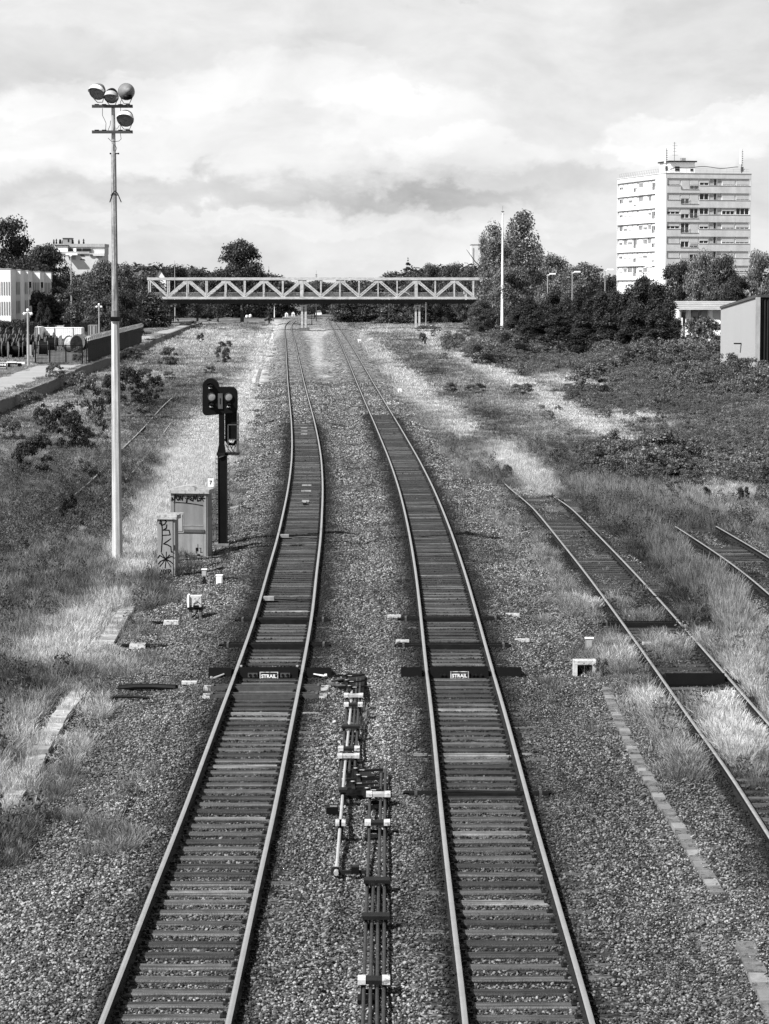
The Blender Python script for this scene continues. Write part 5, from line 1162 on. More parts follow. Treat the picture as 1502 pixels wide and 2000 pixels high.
def gate():
    A, B = G(69.5, 711, ZP), G(161, 711, ZP); w = B.x-A.x; g = thing('yard_gate', 'closed black double gate of thin upright bars across the path', 'gate', A[:]); h = 1.95
    for fx in (0, .303, .65, 1): m = MB(); m.box((w*fx, 0, h/2+.02), (.13, .13, h+.15)); m.build('post', M['slat'], g)
    for a, b in ((0, .303), (.303, .65), (.65, 1)):
        for z in (.1, h): m = MB(); m.bar((w*a, 0, z), (w*b, 0, z), .07); m.build('rail', M['slat'], g)
    bar = MB(); bar.box((0, 0, h/2), (.035, .035, h-.1)); me = bar.mesh('bar', M['slat']); n = 36
    for i in range(n): link('bar', me, g, loc=(w*(i+.5)/n, 0, 0))
    m = MB(); m.box((-.65, -.1, 1.45), (.5, .06, 1.15)); s = m.build('notice_board', M['pale'], g)
gate()
def fence2():   # mesh fence behind the yard
    A, B = P(40, 636, 380), P(186, 636, 430); A.z = B.z = ZP; d = B-A; L = d.length; u = d/L; f = thing('yard_fence', 'dark mesh fence behind the container under the hedge', 'fence', A[:], math.atan2(u.y, u.x)); m = MB()
    x = 0
    while x < L: m.box((x, 0, 1.2), (.05, .05, 2.4)); x += .35
    m.bar((0, 0, .4), (L, 0, .4), .05); m.bar((0, 0, 2.3), (L, 0, 2.3), .05); o = m.build('mesh_bars', M['slat'], f); o['kind'] = 'stuff'
fence2()
def hedge():
    src = [crown(700+i, 'bush', 900, .05, M['leaf_d']) for i in range(3)]; L = []
    for k, px in enumerate(np.arange(-40, 74, 3.2)): L.append((*Gn(px, 655+RNG.uniform(-4, 2), ZP), ZP))
    A = np.array(L); n = len(A); s = RNG.uniform(2.2, 3.0, n); scatter('yard_hedge', A, np.stack([A[:, 0]*0, A[:, 0]*0, RNG.uniform(0, 6, n)], -1), np.stack([s, s, s*.9], -1), RNG.integers(0, 3, n), src, {'dry': s*0}, 'dark clipped hedge in front of the white flats', 'hedge')
hedge()
def container(px0, px1, top, Y, depth, label, m_, base=ZP, rz=0, endpx=0):
    A, B = P(px0, top, Y), P(px1, top, Y); w = B.x-A.x; h = A.z-base; c = thing('shipping_container', label, 'container', ((A.x+B.x)/2, Y, base), rz); N = int(w/.28)
    m = MB()
    for k in range(N):
        x = -w/2+.1+(w-.2)*k/N; q = (w-.2)/N
        m.add([(x, 0, .12), (x+q*.25, .04, .12), (x+q*.6, .04, .12), (x+q*.85, 0, .12), (x+q, 0, .12), (x, 0, h-.1), (x+q*.25, .04, h-.1), (x+q*.6, .04, h-.1), (x+q*.85, 0, h-.1), (x+q, 0, h-.1)], [(0, 1, 6, 5), (1, 2, 7, 6), (2, 3, 8, 7), (3, 4, 9, 8)])
    m.build('side_panel', m_, c)
    m = MB(); m.box((-w/2-.01, depth/2, h/2), (.06, depth-.1, h-.1)); m.box((w/2+.01, depth/2, h/2), (.06, depth-.1, h-.1)); m.box((0, depth, h/2), (w-.1, .06, h-.1)); m.build('end_panel', m_, c)
    m = MB(); m.box((0, depth/2, h-.03), (w, depth, .1)); m.build('roof', m_, c)
    for x in (-w/2, w/2, -w*.18, w*.28): m = MB(); m.box((x, -.03, h/2), (.09, .09, h)); m.build('corner_post', M['grey'], c)
    return c
container(80, 160, 640, 360, 2.6, 'long white shipping container behind the cable drums', M['white'], rz=0)
container(68.5, 79.5, 638.5, 357, 3.2, 'narrow white box standing in for the sunlit left end of the long container', M['white'])  # extra box shaped as the long container's sunlit end, not a second container
container(172.5, 189, 635, 400, 2.4, 'small grey container between the long one and the fence', M['grey'])
# cable drums
def make_drum(wound):
    d = thing('cable_drum', 'x', 'cable drum', (0, 0, 0), 0, 'cable drums stored in the yard'); r = .95
    for s in (-1, 1):
        rot = Matrix.Rotation(math.pi/2, 3, 'Y'); m = MB(); m.lathe([(0, -.04), (r, -.04), (r, .04), (0, .04)], 22, (s*.58, 0, r), rot=rot); m.lathe([(0, 0), (.16, .0), (.16, .05), (0, .05)], 10, (s*.6, 0, r), rot=rot); m.build('flange', M['drum_w'], d)
    rot = Matrix.Rotation(math.pi/2, 3, 'Y'); m = MB(); rw = .8 if wound else .5; pr = []
    for k in range(12): z = -.54+1.08*k/12; pr += [(rw, z), (rw+.03, z+.045)]
    pr.append((rw, .54)); m.lathe(pr, 22, (0, 0, r), rot=rot); m.build('cable_winding', M['cable'] if not wound == 2 else M['cable_l'], d)
    return d
drums = [make_drum(0), make_drum(1), make_drum(2)]; used = [False]*3
DR = []
for row, (py, n_, x0, x1) in enumerate([(700, 7, -8, 60), (690, 7, -12, 66), (680, 7, -6, 72), (671, 6, -10, 66), (664, 4, 2, 54)]):
    for i in range(n_): DR.append((x0+(x1-x0)*(i+.5)/n_+random.uniform(-1, 1), py+random.uniform(-1, 1), random.choice((0, 0, 1)), random.uniform(-.25, .25), 1.0))
DR += [(78, 688, 0, .1, 1.0), (88, 684, 0, .0, 1.0), (84, 694, 1, .2, .9), (100, 686, 1, 0, 1.0), (112, 682, 0, .1, 1.0), (76, 676, 0, .0, 1), (96, 676, 0, .1, 1), (116, 664, 2, .1, 1.25), (139, 672, 2, .9, 1.15), (142, 688, 2, -.7, 1.1), (127, 684, 0, .4, 1.0), (84, 668, 0, .1, 1.3), (157, 684, 0, 1.2, 1.1)]
RW = ['front', 'second', 'third', 'fourth', 'back']
def drum_label(i, a):
    if i < 31:
        row = 0; j = i
        for r_, q in enumerate([7, 7, 7, 6, 4]):
            if j < q: row = r_; break
            j -= q
        o = ['leftmost', 'second from left', 'third from left', 'fourth from left', 'fifth from left', 'sixth from left', 'rightmost']
        return 'cable drum in the %s row of the yard stock, %s' % (RW[row], o[j])
    return ['dark drum directly behind the left gate post', 'dark drum behind the left gate leaf, farther right', 'small drum low behind the left gate leaf', 'dark drum behind the middle of the gate', 'dark drum behind the right gate post region, left of the pale coils', 'drum above the left gate post, further back', 'drum further back behind the gate leaf joint',
            'large drum of pale cable right before the long white container', 'big tilted coil of pale cable behind the right gate leaf', 'lower tilted coil of pale cable behind the right gate leaf', 'dark drum between the pale coils and the gate middle', 'large dark drum before the end of the white container', 'turned dark drum next to the fence corner'][i-31]
for i, (px, py, k, rz, sc_) in enumerate(DR):
    p = G(px, py, ZP); b = drums[k]
    if not used[k]: b.location = p; b.rotation_euler = (0, 0, rz); b['label'] = drum_label(i, 0); b.scale = (sc_,)*3; used[k] = True
    else: dup(b, p, rz, drum_label(i, 0), (sc_,)*3)
def sign():
    p = G(1, 722, ZP); s = SP(p.y); z = P(0, 712.5, p.y).z-ZP; o = thing('yard_sign', 'black rounded sign with white outline and letters, cut off by the left edge', 'sign', p[:]); w, h = 28/s, 11/s
    def rr_(w, h, y0, y1):
        r = h/2; pts = [(w/2-r+r*math.cos(R(a)), z+r*math.sin(R(a))) for a in range(-90, 91, 15)]+[(-w/2+r+r*math.cos(R(a)), z+r*math.sin(R(a))) for a in range(90, 271, 15)]; m = MB(); m.prism(pts, y0, y1); return m
    rr_(w, h, 0, .06).build('outline', M['white'], o); rr_(w*.93, h*.78, -.02, -.002).build('board', M['black'], o)
    me = text_mesh('THHB', h*.55, M['white'], .01, .012); t = link('lettering', me, o, rot=(math.pi/2, 0, 0), loc=(w*.12, -.03, z))
    m = MB(); m.bar((-.5, .1, 0), (-.5, .1, z+.2), .08); m.bar((.6, .1, 0), (.6, .1, z+.1), .08); m.build('post', M['steel_dark'], o)
    p = G(27, 717, ZP); o = thing('trolley', 'low black trolley carrying white slabs in front of the drums', 'trolley', p[:]); m = MB(); m.box((0, 0, .35), (1.6, .8, .14)); m.build('bed', M['black'], o)
    m = MB(); m.box((-.2, -.05, .5), (1.0, .5, .12)); m.build('slab', M['white'], o); m = MB(); m.box((.75, -.1, .42), (.8, .5, .2)); m.build('slab', M['white'], o)
    for x in (-.6, .6): m = MB(); m.tube([(x, -.4, .18), (x, .4, .18)], .18, 10); m.build('wheel', M['rubber'], o)
sign()

# ------------------------------------------------------------------ floodlight mast
def floodmast():
    p = G(229.5, 1102, -.42); Y = p.y; s = SP(Y)*1.0; W = lambda px, py: P(px, py, Y)-p
    o = thing('floodlight_mast', 'tall tapered concrete mast with two crossbars and four round floodlights', 'light mast', p[:])
    top = W(221, 208); jt = W(225, 620)
    def pole(z0, z1, r0, r1, nm, m_):
        m = MB(); n = 8; V = []
        for z, r in ((z0, r0), (z1, r1)):
            for k in range(n): a = R(22.5+45*k+10); V.append((r*math.cos(a)+top.x*(z/top.z), r*math.sin(a), z))
        m.add(V, [(k, (k+1) % n, n+(k+1) % n, n+k) for k in range(n)]+[tuple(range(n, 2*n))]); return m.build(nm, m_, o)
    pole(-.3, jt.z, .185, .135, 'lower_shaft', M['mast']); pole(jt.z-.001, W(0, 300).z, .115, .088, 'upper_shaft', M['mast2']); pole(W(0, 300).z-.02, top.z, .075, .062, 'top_shaft', M['galv'])
    pole(jt.z-.12, jt.z-.0+.02, .15, .15, 'clamp_ring', M['black']); pole(jt.z+.02, jt.z+.22, .139, .137, 'joint_band', M['concrete_d'])
    m = MB(); z = jt.z-.02; m.box((jt.x, -.16, z-.02), (.30, .06, .12)); m.build('clamp_bolt', M['black'], o)
    for py in (208.5, 258.5):
        z = W(0, py).z; a, b = W(180.5, py).x, W(260, py).x; m = MB(); m.box(((a+b)/2, -.12, z), (b-a, .08, .085)); m.box(((a+b)/2, -.16, z+.03), (b-a, .015, .05)); m.build('crossbar', M['steel_mid'], o)
        m = MB()
        for q in (.12, .3, .7, .88): m.box((a+(b-a)*q, -.12, z+.06), (.14, .1, .035))
        m.build('mounting_plate', M['steel_dark'], o)
    z = W(0, 300).z; m = MB(); m.bar((top.x-.1, -.02, z), (top.x+.16, -.02, z), .035); m.tube([(top.x-.1, -.04, z), (top.x-.1, .02, z)], .03, 6); m.tube([(top.x+.16, -.04, z), (top.x+.16, .02, z)], .03, 6); m.build('clamp', M['black'], o)
    z = W(0, 378).z; m = MB(); m.tube([(W(211, 0).x, 0, W(0, 395).z), (W(217, 0).x, -.1, z), (W(222, 0).x, -.13, z+.08), (W(227, 0).x, -.1, z), (W(233.5, 0).x, 0, W(0, 395).z)], .018, 6); m.tube([(top.x-.1, -.06, z-.05), (top.x+.14, -.06, z-.05)], .02, 6); m.build('climbing_bracket', M['black'], o)
    def flood(px, py, rx, rz, r, back=False, dark=False):
        c = W(px, py); c.y = -.22; f = thing_part('floodlight', o, c, (rx, 0, rz))
        m = MB(); q = -1  # opens towards local -Y
        rot = Matrix.Rotation(math.pi/2, 3, 'X'); prof = [(r, 0), (r*.97, -.08), (r*.85, -.2), (r*.6, -.32), (r*.25, -.4), (0, -.41)]
        m.lathe(prof, 22, (0, 0, 0), rot=rot); m.lathe([(r*1.03, .015), (r*1.06, 0), (r*1.03, -.03), (r, -.03)], 22, (0, 0, 0), rot=rot)
        if back: m.lathe([(.1, -.4), (.1, -.5), (.05, -.58), (0, -.58)], 12, (0, 0, 0), rot=rot); m.box((0, .25, -r*.72), (r*.95, .22, r*.5), 1)
        m.build('housing', [M['black'] if dark else M['cab'], M['black']], f, True)
        if not back:
            m = MB(); m.lathe([(0, .005), (r*.6, .0), (r*.98, -.02)], 22, (0, 0, 0), rot=rot); m.lathe([(0, .03), (r*.25, .02), (r*.3, 0)], 14, (0, 0, 0), rot=rot, mi=0); m.build('lens', M['lamp_glass'], f, True)
            m = MB(); n = 14; V = []     # hood over the upper half
            for k in range(n+1):
                a = R(8+164*k/n); ext = .05+.20*math.sin(a)
                V += [(r*1.02*math.cos(a), 0, r*1.02*math.sin(a)), (r*1.0*math.cos(a), -ext, r*1.0*math.sin(a)+.01), (r*1.05*math.cos(a), 0, r*1.05*math.sin(a)), (r*1.03*math.cos(a), -ext, r*1.03*math.sin(a)+.01)]
            m.add(V, [(4*k, 4*k+4, 4*k+5, 4*k+1) for k in range(n)]+[(4*k+2, 4*k+3, 4*k+7, 4*k+6) for k in range(n)]+[(4*k+1, 4*k+5, 4*k+7, 4*k+3) for k in range(n)]); m.build('hood', M['white'] if not dark else M['pale'], f)
        m = MB(); m.tube([(-r*.75, 0, -r*.65), (-r*.35, .05, -r-.12), (r*.35, .05, -r-.12), (r*.75, 0, -r*.65)], .013, 6); m.build('yoke', M['steel_mid'], f)
    flood(191, 181, .52, -.3, .265); flood(218.5, 190, .62, -.05, .235, dark=True); flood(248, 180, 0, math.pi*1.0+.25, .265, back=True); flood(246, 233, .5, -.1, .27)
    def cab(pts): m = MB(); m.tube([W(a, b)+Vector((0, -.14, 0)) for a, b in pts], .009, 5); m.build('cable', M['cable'], o)
    cab([(201, 212), (201, 226), (205, 234), (208, 241), (207, 255)]); cab([(217, 236), (216, 245), (212, 255)]); cab([(239, 194), (236, 200), (236.5, 215), (236, 235), (236, 262), (237.5, 272), (233, 276), (225, 277), (219, 277), (212, 270)]); cab([(225, 283), (229, 290), (226, 297), (222, 293), (223, 283)]); cab([(234, 245), (230, 252), (227, 250), (228, 254)])
def thing_part(name, parent, loc, rot):
    f = bpy.data.objects.new(name, None); C.objects.link(f); f.parent = parent; f.location = loc; f.rotation_euler = rot; return f
floodmast()

# ------------------------------------------------------------------ colour light signal
def signal():
    p = G(435, 1062, -.3); Y = p.y; W = lambda px, py, d=0: (P(px, py, Y)-p)+Vector((0, d, 0))
    o = thing('railway_signal', 'black two-lobed light signal on a dark post with ladder and platform', 'signal', p[:])
    def bx(m, a0, a1, t0, t1, d0, d1, mi=0): A, B = W(a0, t0), W(a1, t1); m.box(((A.x+B.x)/2, (d0+d1)/2, (A.z+B.z)/2), (B.x-A.x, d1-d0, A.z-B.z), mi); return m
    bx(MB(), 426.5, 443.5, 890, 1066, -.13, .15).build('lower_post', M['black'], o)
    m = MB(); bx(m, 425.5, 428, 890, 1066, -.16, .18); bx(m, 442, 444.5, 890, 1066, -.16, .18); m.build('post_flange', M['steel_dark'], o)
    bx(MB(), 423.5, 446, 884, 889.5, -.2, .22).build('post_plate', M['steel_dark'], o)
    A, B, C_, D = W(424.5, 885), W(441, 885), W(438.5, 869), W(427.5, 869); m = MB(); m.prism([(A.x, A.z), (B.x, B.z), (C_.x, C_.z), (D.x, D.z)], -.13, .15); m.build('post_foot', M['black'], o)
    bx(MB(), 427.5, 438.5, 800, 869, -.1, .1).build('upper_post', M['black'], o)
    # ladder
    l = MB()
    for px in (421.3, 446.8): bx(l, px-.7, px+.7, 892, 1064, .2, .24)
    l.build('ladder', M['steel_dark'], o)
    for k in range(17): q = MB(); zz = 897+k*9.9; q.bar(W(421, zz, .22), W(447, zz, .22), .022); q.build('rung', M['steel_dark'], o)
    # backing board with two lobes
    def lobed(y0, y1, g, nm, m_):
        def arc(cx, cy, rx, ry, a0, a1, n=8): return [(cx+rx*math.cos(R(a0+(a1-a0)*k/n)), cy-ry*math.sin(R(a0+(a1-a0)*k/n))) for k in range(n+1)]
        pts = arc(411.7, 755-g*0, 14.6+g, 15+g, 0, 180, 12)+arc(404, 802, 7+g, 8+g, 180, 270, 5)+arc(455.5, 797, 7+g, 8+g, 270, 360, 5)+arc(452.5, 769, 10+g, 12+g, 0, 90, 6)+[(428, 757-g)]
        poly = [(W(a, b).x, W(a, b).z) for a, b in pts]; m = MB(); m.prism(poly, y0, y1); return m.build(nm, m_, o)
    lobed(-.12, -.02, .6, 'backing_board', M['black']); lobed(-.02, .12, 1.6, 'board_rim', M['steel_dark'])
    for i, (px, py, lit) in enumerate([(411, 753, 0), (413.4, 774.5, 1), (413, 789.5, 0), (446.4, 774.5, 1), (447, 789.5, 0)]):
        c = W(px, py); q = MB(); rot = Matrix.Rotation(math.pi/2, 3, 'X'); r = .155 if lit else .11
        q.lathe([(r, .0), (r, .05), (r*.92, .05), (r*.9, .015), (0, .0)], 20, (c.x, -.13, c.z), rot=rot); h = q.build('aspect_bezel', M['steel_dark'], o)
        q = MB(); q.lathe([(0, .03), (r*.5, .026), (r*.86, .016)], 20, (c.x, -.13, c.z), rot=rot); q.build('lens', M['lens'] if lit else M['glass'], h, True)
        if not lit:
            q = MB(); V = []
            for k in range(11): a = R(20+140*k/10); V += [(c.x+r*1.05*math.cos(a), -.13, c.z+r*1.05*math.sin(a)), (c.x+r*1.0*math.cos(a), -.13-.22, c.z+r*1.0*math.sin(a)-.01)]
            q.add(V, [(2*k, 2*k+2, 2*k+3, 2*k+1) for k in range(10)]); q.build('hood', M['black'], h)
            q = MB(); q.bar((c.x-.07, -.16, c.z-.09), (c.x+.07, -.16, c.z-.09), .02); q.bar((c.x-.04, -.165, c.z-.05), (c.x-.04, -.165, c.z-.09), .014); q.build('small_lamp', M['white'], h)
    bx(MB(), 426.2, 435.5, 768, 798, -.16, -.125).build('number_plate', M['steel_mid'], o); bx(MB(), 430, 431.6, 777, 789, -.168, -.161).build('plate_mark', M['black'], o)
    bx(MB(), 439, 462, 799, 858, .05, .5).build('relay_case', M['black'], o)
    m = MB(); m.tube([W(439, 858, .3), W(446, 868, .3), W(456, 869, .3), W(462, 858, .3)], .06, 6); m.build('case_bottom', M['black'], o)
    m = MB(); 
    for a, b in (((446, 886), (446, 829)), ((446, 829), (466.5, 829)), ((466.5, 806), (466.5, 886)), ((446, 858.5), (466.5, 858.5)), ((445, 888), (467, 884)), ((464, 806), (464, 884)), ((446, 886), (428, 893))): m.bar(W(*a, -.18), W(*b, -.18), .035)
    m.build('platform_railing', M['steel_mid'], o)
    m = MB(); a, b = W(440, 885), W(467, 887); m.box(((a.x+b.x)/2, .15, a.z-.02), (b.x-a.x, .7, .07)); m.build('work_platform', M['steel_dark'], o)
    for pts in ([(449, 869), (455, 880), (461, 870), (463, 862)], [(441, 868), (447, 878), (452, 884)], [(456, 866), (452, 876), (458, 884)]): m = MB(); m.tube([W(a, b, -.05) for a, b in pts], .014, 5); m.build('cable', M['cable'], o)
    bx(MB(), 420, 448, 1061, 1070, -.35, .4).build('foundation', M['concrete_d'], o)
    q = G(411.5, 1000, -.3); 
    pl = thing('number_marker', 'white marker plate with the figure 7 above the big cabinet roof', 'marker', (P(411.5, 943, 88.5).x, 94.5, -.3)); Wz = lambda py: P(411.5, py, 94.5).z+.3
    xx = P(411.5, 943, 94.5).x; pl.location.x = xx; m = MB(); w = 11.5/SP(94.5); m.box((0, 0, (Wz(934.5)+Wz(951))/2), (w, .05, Wz(934.5)-Wz(951))); m.build('plate', M['white'], pl)
    m = MB(); m.box((0, .05, Wz(951)/2), (.07, .05, Wz(945))); m.build('post', M['steel_mid'], pl); link('lettering', text_mesh('7', .19, M['ink'], .003, .004), pl, rot=(math.pi/2, 0, 0), loc=(0, -.03, Wz(942.6)))
signal()
def cabinets():
    # large
    p = G2(370, 1087); s = SP(p.y); o = thing('relay_cabinet', 'large grey equipment cabinet with pitched lid and a scrawled tag along its top', 'cabinet', p[:], -R(8)); w, dp = 1.27, .75; H_ = (1087-962)/s
    m = MB(); m.box((0, dp/2, H_*.31), (w, dp, H_*.62-.0)); m.build('lower_body', M['cab2'], o); m = MB(); m.box((0, dp/2, H_*.81-.001), (w, dp, H_*.38)); m.build('upper_body', M['cab'], o)
    m = MB(); m.box((.01, -.012, H_*.66), (w*.76, .02, H_*.54)); m.build('door', M['cab'], o)
    m = MB(); m.box((.03, -.03, H_*.405), (w*.80, .06, .10)); m.build('ledge', M['steel_mid'], o); m = MB(); m.box((.01, -.026, H_*.49), (w*.76, .012, .03)); m.build('door_seam', M['cab2'], o)
    for x in (-w/2+.06, w/2-.09): m = MB(); m.box((x, -.012, H_*.5), (.1, .022, H_)); m.build('corner_rail', M['cab2'], o)
    m = MB(); m.box((.02, -.014, H_*.19), (w*.74, .024, H_*.34)); m.build('lower_panel', M['cab2'], o)
    m = MB()
    for x, z, a, b in ((.27, .25, .09, .12), (.25, .17, .05, .1), (-.1, .08, .06, .05), (.33, .06, .1, .06), (.30, .33, .015, .2), (.40, .22, .02, .14), (.38, .3, .08, .012), (.42, .15, .08, .015)): m.box((x, -.03, z), (a, .008, b))
    m.build('flaking_patch', M['ink'], o)
    R_ = (w+.16)/2; z0 = H_-.0; m = MB(); m.box((0, dp/2, z0+.055), (2*R_, dp+.16, .13)); pts = [(-R_, z0+.12), (R_, z0+.12), (R_*.72, z0+.16), (R_*.2, z0+.25), (-.1*R_, z0+.26), (-R_*.6, z0+.19)]; m.prism(pts, -.06, dp+.06); m.build('lid', M['lid'], o)
    L = [[(0, .1), (.02, .55), (.09, .25), (.2, .2), (.25, .9), (.3, .6)], [(.33, .55), (.38, .85), (.48, .8), (.5, .35), (.42, .2), (.34, .45)], [(.56, .2), (.6, .8), (.72, .2), (.78, .85), (.83, .8)], [(.92, .5), (.95, .5)], [(1.02, -.1), (1.08, .8), (1.2, .75), (1.2, .5), (1.08, .4)], [(1.4, .8), (1.28, .65), (1.38, .5), (1.26, .3), (1.42, .15)], [(1.45, .1), (1.55, .85), (1.62, .35), (1.75, .9), (1.78, .1), (1.9, .2)], [(1.95, .85), (2.2, .1)], [(2.2, .85), (1.95, .15)], [(1.88, .5), (2.3, .5)]]
    strokes(L, .036, -.032, .50, -w/2+.04, H_-.29, .24).build('graffiti', M['ink'], o)
    arc = [[(-w/2+.1+(w-.25)*k/10, H_-.33+.05*math.sin(R(20+k*12))-.012*k) for k in range(11)]]; strokes(arc, .022, -.034).build('graffiti', M['ink'], o)
    m = MB(); m.box((0, dp/2, -.05), (w+.1, dp+.1, .14)); m.build('plinth', M['concrete_d'], o)
    # small
    p = G2(325, 1125); s = SP(p.y); o = thing('slim_cabinet', 'slim pale cabinet with black painted letters, a star and 2018', 'cabinet', p[:], -R(10)); w, dp, H_ = .58, .42, (1125-1013)/s
    m = MB(); m.box((0, dp/2, H_/2), (w, dp, H_)); m.build('body', M['cab2'], o); m = MB(); m.box((-.02, -.012, H_/2), (w-.10, .022, H_-.06)); m.build('door', M['cab2'], o)
    m = MB(); m.box((0, dp/2, H_+.045), (w+.14, dp+.14, .09)); m.box((0, dp/2+.05, H_+.11), (w+.12, dp+.05, .05)); m.build('lid', M['lid'], o); m = MB(); m.box((w/2-.05, -.03, H_*.52), (.03, .02, .16)); m.build('handle', M['steel_mid'], o)
    q = lambda pts: [((a-168)*.0043, (1560-b)*.0043*.985) for a, b in pts]
    L = [q([(122, 1168), (128, 1140), (155, 1136), (172, 1150), (160, 1170), (135, 1182), (125, 1160)]), q([(135, 1150), (140, 1200), (140, 1280), (132, 1380)]), q([(175, 1175), (172, 1200), (148, 1215), (192, 1215), (200, 1250), (140, 1255)]), q([(205, 1278), (190, 1290), (150, 1318), (180, 1325), (205, 1340), (208, 1378), (222, 1378)]),
         q([(170, 1378), (168, 1430), (160, 1500)]), q([(105, 1425), (120, 1405), (165, 1432), (205, 1412), (225, 1415)]), q([(110, 1470), (125, 1450), (165, 1432), (200, 1450), (218, 1465)]), q([(135, 1390), (165, 1432), (195, 1400)]), q([(120, 1490), (165, 1432), (205, 1490)]),
         q([(115, 1520), (125, 1508), (135, 1518), (118, 1545), (140, 1545)]), q([(150, 1512), (145, 1530), (152, 1545), (163, 1535), (163, 1518), (152, 1510)]), q([(174, 1508), (174, 1545)]), q([(186, 1545), (186, 1510), (200, 1512), (200, 1526), (188, 1530), (204, 1547)])]
    strokes(L, .034, -.026).build('graffiti', M['ink'], o)
    m = MB(); m.box((0, dp/2, -.08), (w+.06, dp+.06, .2)); m.build('plinth', M['concrete_d'], o)
    p = G(346, 1110, -.35); zt, zb = P(0, 1003, p.y).z+.35, P(0, 1042, p.y).z+.35; o2 = thing('junction_box', 'flat pale box fixed behind the slim cabinet', 'box', (p.x+.0, p.y+.25, -.35)); m = MB(); m.box((-.05, .1, (zt+zb)/2), (.5, .2, zt-zb)); m.build('body', M['lid'], o2); m = MB(); m.box((-.05, .22, zt/2), (.06, .05, zt)); m.build('post', M['steel_mid'], o2); m = MB(); m.box((-.05, -.008, (zt+zb)/2), (.42, .015, zt-zb-.1)); m.build('cover', M['pale'], o2)
cabinets()
def small_items():
    def postbox(px, t0, t1, base, w, label, name='terminal_box', m_='lid', z=-.3):
        p = G2(px, base); z = p.z; W = lambda py: P(px, py, p.y).z-z; s = SP(p.y); o = thing(name, label, 'box', p[:], random.uniform(-.15, .15)); zt, zb = W(t0), W(t1); ww = w/s
        m = MB(); m.box((0, 0, (zt+zb)/2), (ww, ww*.8, zt-zb)); m.build('body', M[m_], o); m = MB(); m.box((0, 0, zt+.012), (ww+.03, ww*.8+.03, .024)); m.build('lid', M['white'], o)
        if zb > .04: m = MB(); m.bar((0, 0, -.1), (0, 0, zb), .06); m.bar((0, 0, -.1), (0, 0, zb*.6), .12); m.build('post', M['steel_dark'], o)
        m = MB(); m.box((0, -ww*.4-.006, (zt+zb)/2), (ww*.7, .012, (zt-zb)*.7)); m.build('cover', M['pale'] if m_ != 'white' else M['white'], o); return p
    postbox(399.3, 1112.5, 1126, 1141, 9.5, 'small pale box on a short post below the big cabinet'); postbox(428.5, 1124, 1140.5, 1141, 12, 'white cube-shaped box lying right of the box on a post', m_='white'); postbox(1150.5, 1247, 1267, 1280, 15, 'grey box with white top on a post beside the siding', m_='cab2')
    # white motor on a stand
    p = G2(381, 1209); s = SP(p.y); Wx = lambda px, py: P(px, py, p.y)-p; o = thing('point_motor', 'white point machine housing standing on a four-legged frame', 'machine', p[:]); 
    a, b = Wx(370, 1163), Wx(394, 1184); m = MB(); m.box(((a.x+b.x)/2, 0, (a.z+b.z)/2), (b.x-a.x, .34, a.z-b.z)); m.build('housing', M['white_dirty'], o); m = MB(); m.box((a.x-.02, -.02, (a.z+b.z)/2), (.05, .40, a.z-b.z+.05)); m.build('flange', M['white'], o)
    a2, b2 = Wx(364.5, 1168), Wx(370, 1176); m = MB(); m.box(((a2.x+b2.x)/2, 0, (a2.z+b2.z)/2), (b2.x-a2.x, .2, a2.z-b2.z)); m.build('shaft_cap', M['lid'], o); zt = b.z
    m = MB(); m.box(((a.x+b.x)/2, -.02, zt-.04), (b.x-a.x+.08, .42, .07)); m.box(((a.x+b.x)/2+.03, -.24, zt+.03), (.16, .06, .05)); m.build('base_plate', M['black'], o)
    for x in (a.x+.03, b.x-.03):
        for y in (-.17, .17): m = MB(); m.box((x, y, (zt-.08)/2-.05), (.07, .05, zt+.02)); m.build('leg', M['concrete'], o)
    m = MB(); m.tube([(a.x+.05, -.1, .05), ((a.x+b.x)/2, -.12, .12), (b.x-.1, -.1, zt-.08)], .02, 6); m.tube([((a.x+b.x)/2-.05, -.18, b.z+.08), ((a.x+b.x)/2+.05, -.19, b.z+.17), ((a.x+b.x)/2+.12, -.18, b.z+.1)], .008, 5); m.build('cable', M['cable'], o)
    # pipes with white covers
    def pipe(px0, px1, py, label, cover=None, z=-.26, r=.045, m_='black', w=.42):
        a, b = G2(px0, py, .03), G2(px1, py-1, .03); o = thing('cable_pipe', label, 'pipe', a[:]); m = MB(); d = b-a; m.tube([(-.0, 0, 0), d*.3+Vector((0, .01, .03)), d*.6+Vector((0, 0, .03)), d], r, 8); m.build('pipe', M[m_], o)
        if cover: c = G2(cover, py+1, .03)-a; m = MB(); m.box((c.x, c.y*.5, c.z+.03), (w, .26, .12), taper=.94); m.build('cover', M['white_dirty'], o)
    pipe(212, 322, 1218, 'black pipe with a white end cover lying below the point machine', 334); pipe(194, 326, 1263, 'black pipe with a white cover in its middle over the trough lids', 269); pipe(233, 345, 1344, 'thick black pipe lying on the gravel left of the rubber board', None, -.24, .07); pipe(204, 292, 1364, 'thin dark rod half buried under the thick pipe', None, -.27, .03, 'steel_dark')
    pipe(430, 470, 1131, 'black cable loop beside the white cube box', None, -.27, .02)
    # white strips
    for i, (px, py, w, l) in enumerate([(107, 1214.5, 26, 'white strip in the pale grass near the left edge'), (134.5, 1338, 28, 'white strip at the top of the kerb line, left'), (370, 1335, 30, 'white strip on the gravel left of the rubber board'), (1001, 1201.5, 27, 'white strip right of the right main line, upper one'), (1020, 1252, 28, 'white strip right of the right main line, lower one'), (770, 1205, 26, 'white strip left of the right main line, upper one'), (786, 1254, 26, 'white strip left of the right main line, lower one'), (1278, 1258, 48, 'long white strip inside the grassy siding'), (1425, 1354, 36, 'white strip across the grass of the siding, lower one'), (1240, 1206, 24, 'short white strip inside the siding'), (70, 1358, 26, 'dim white strip in the grass below the kerb strip')]):
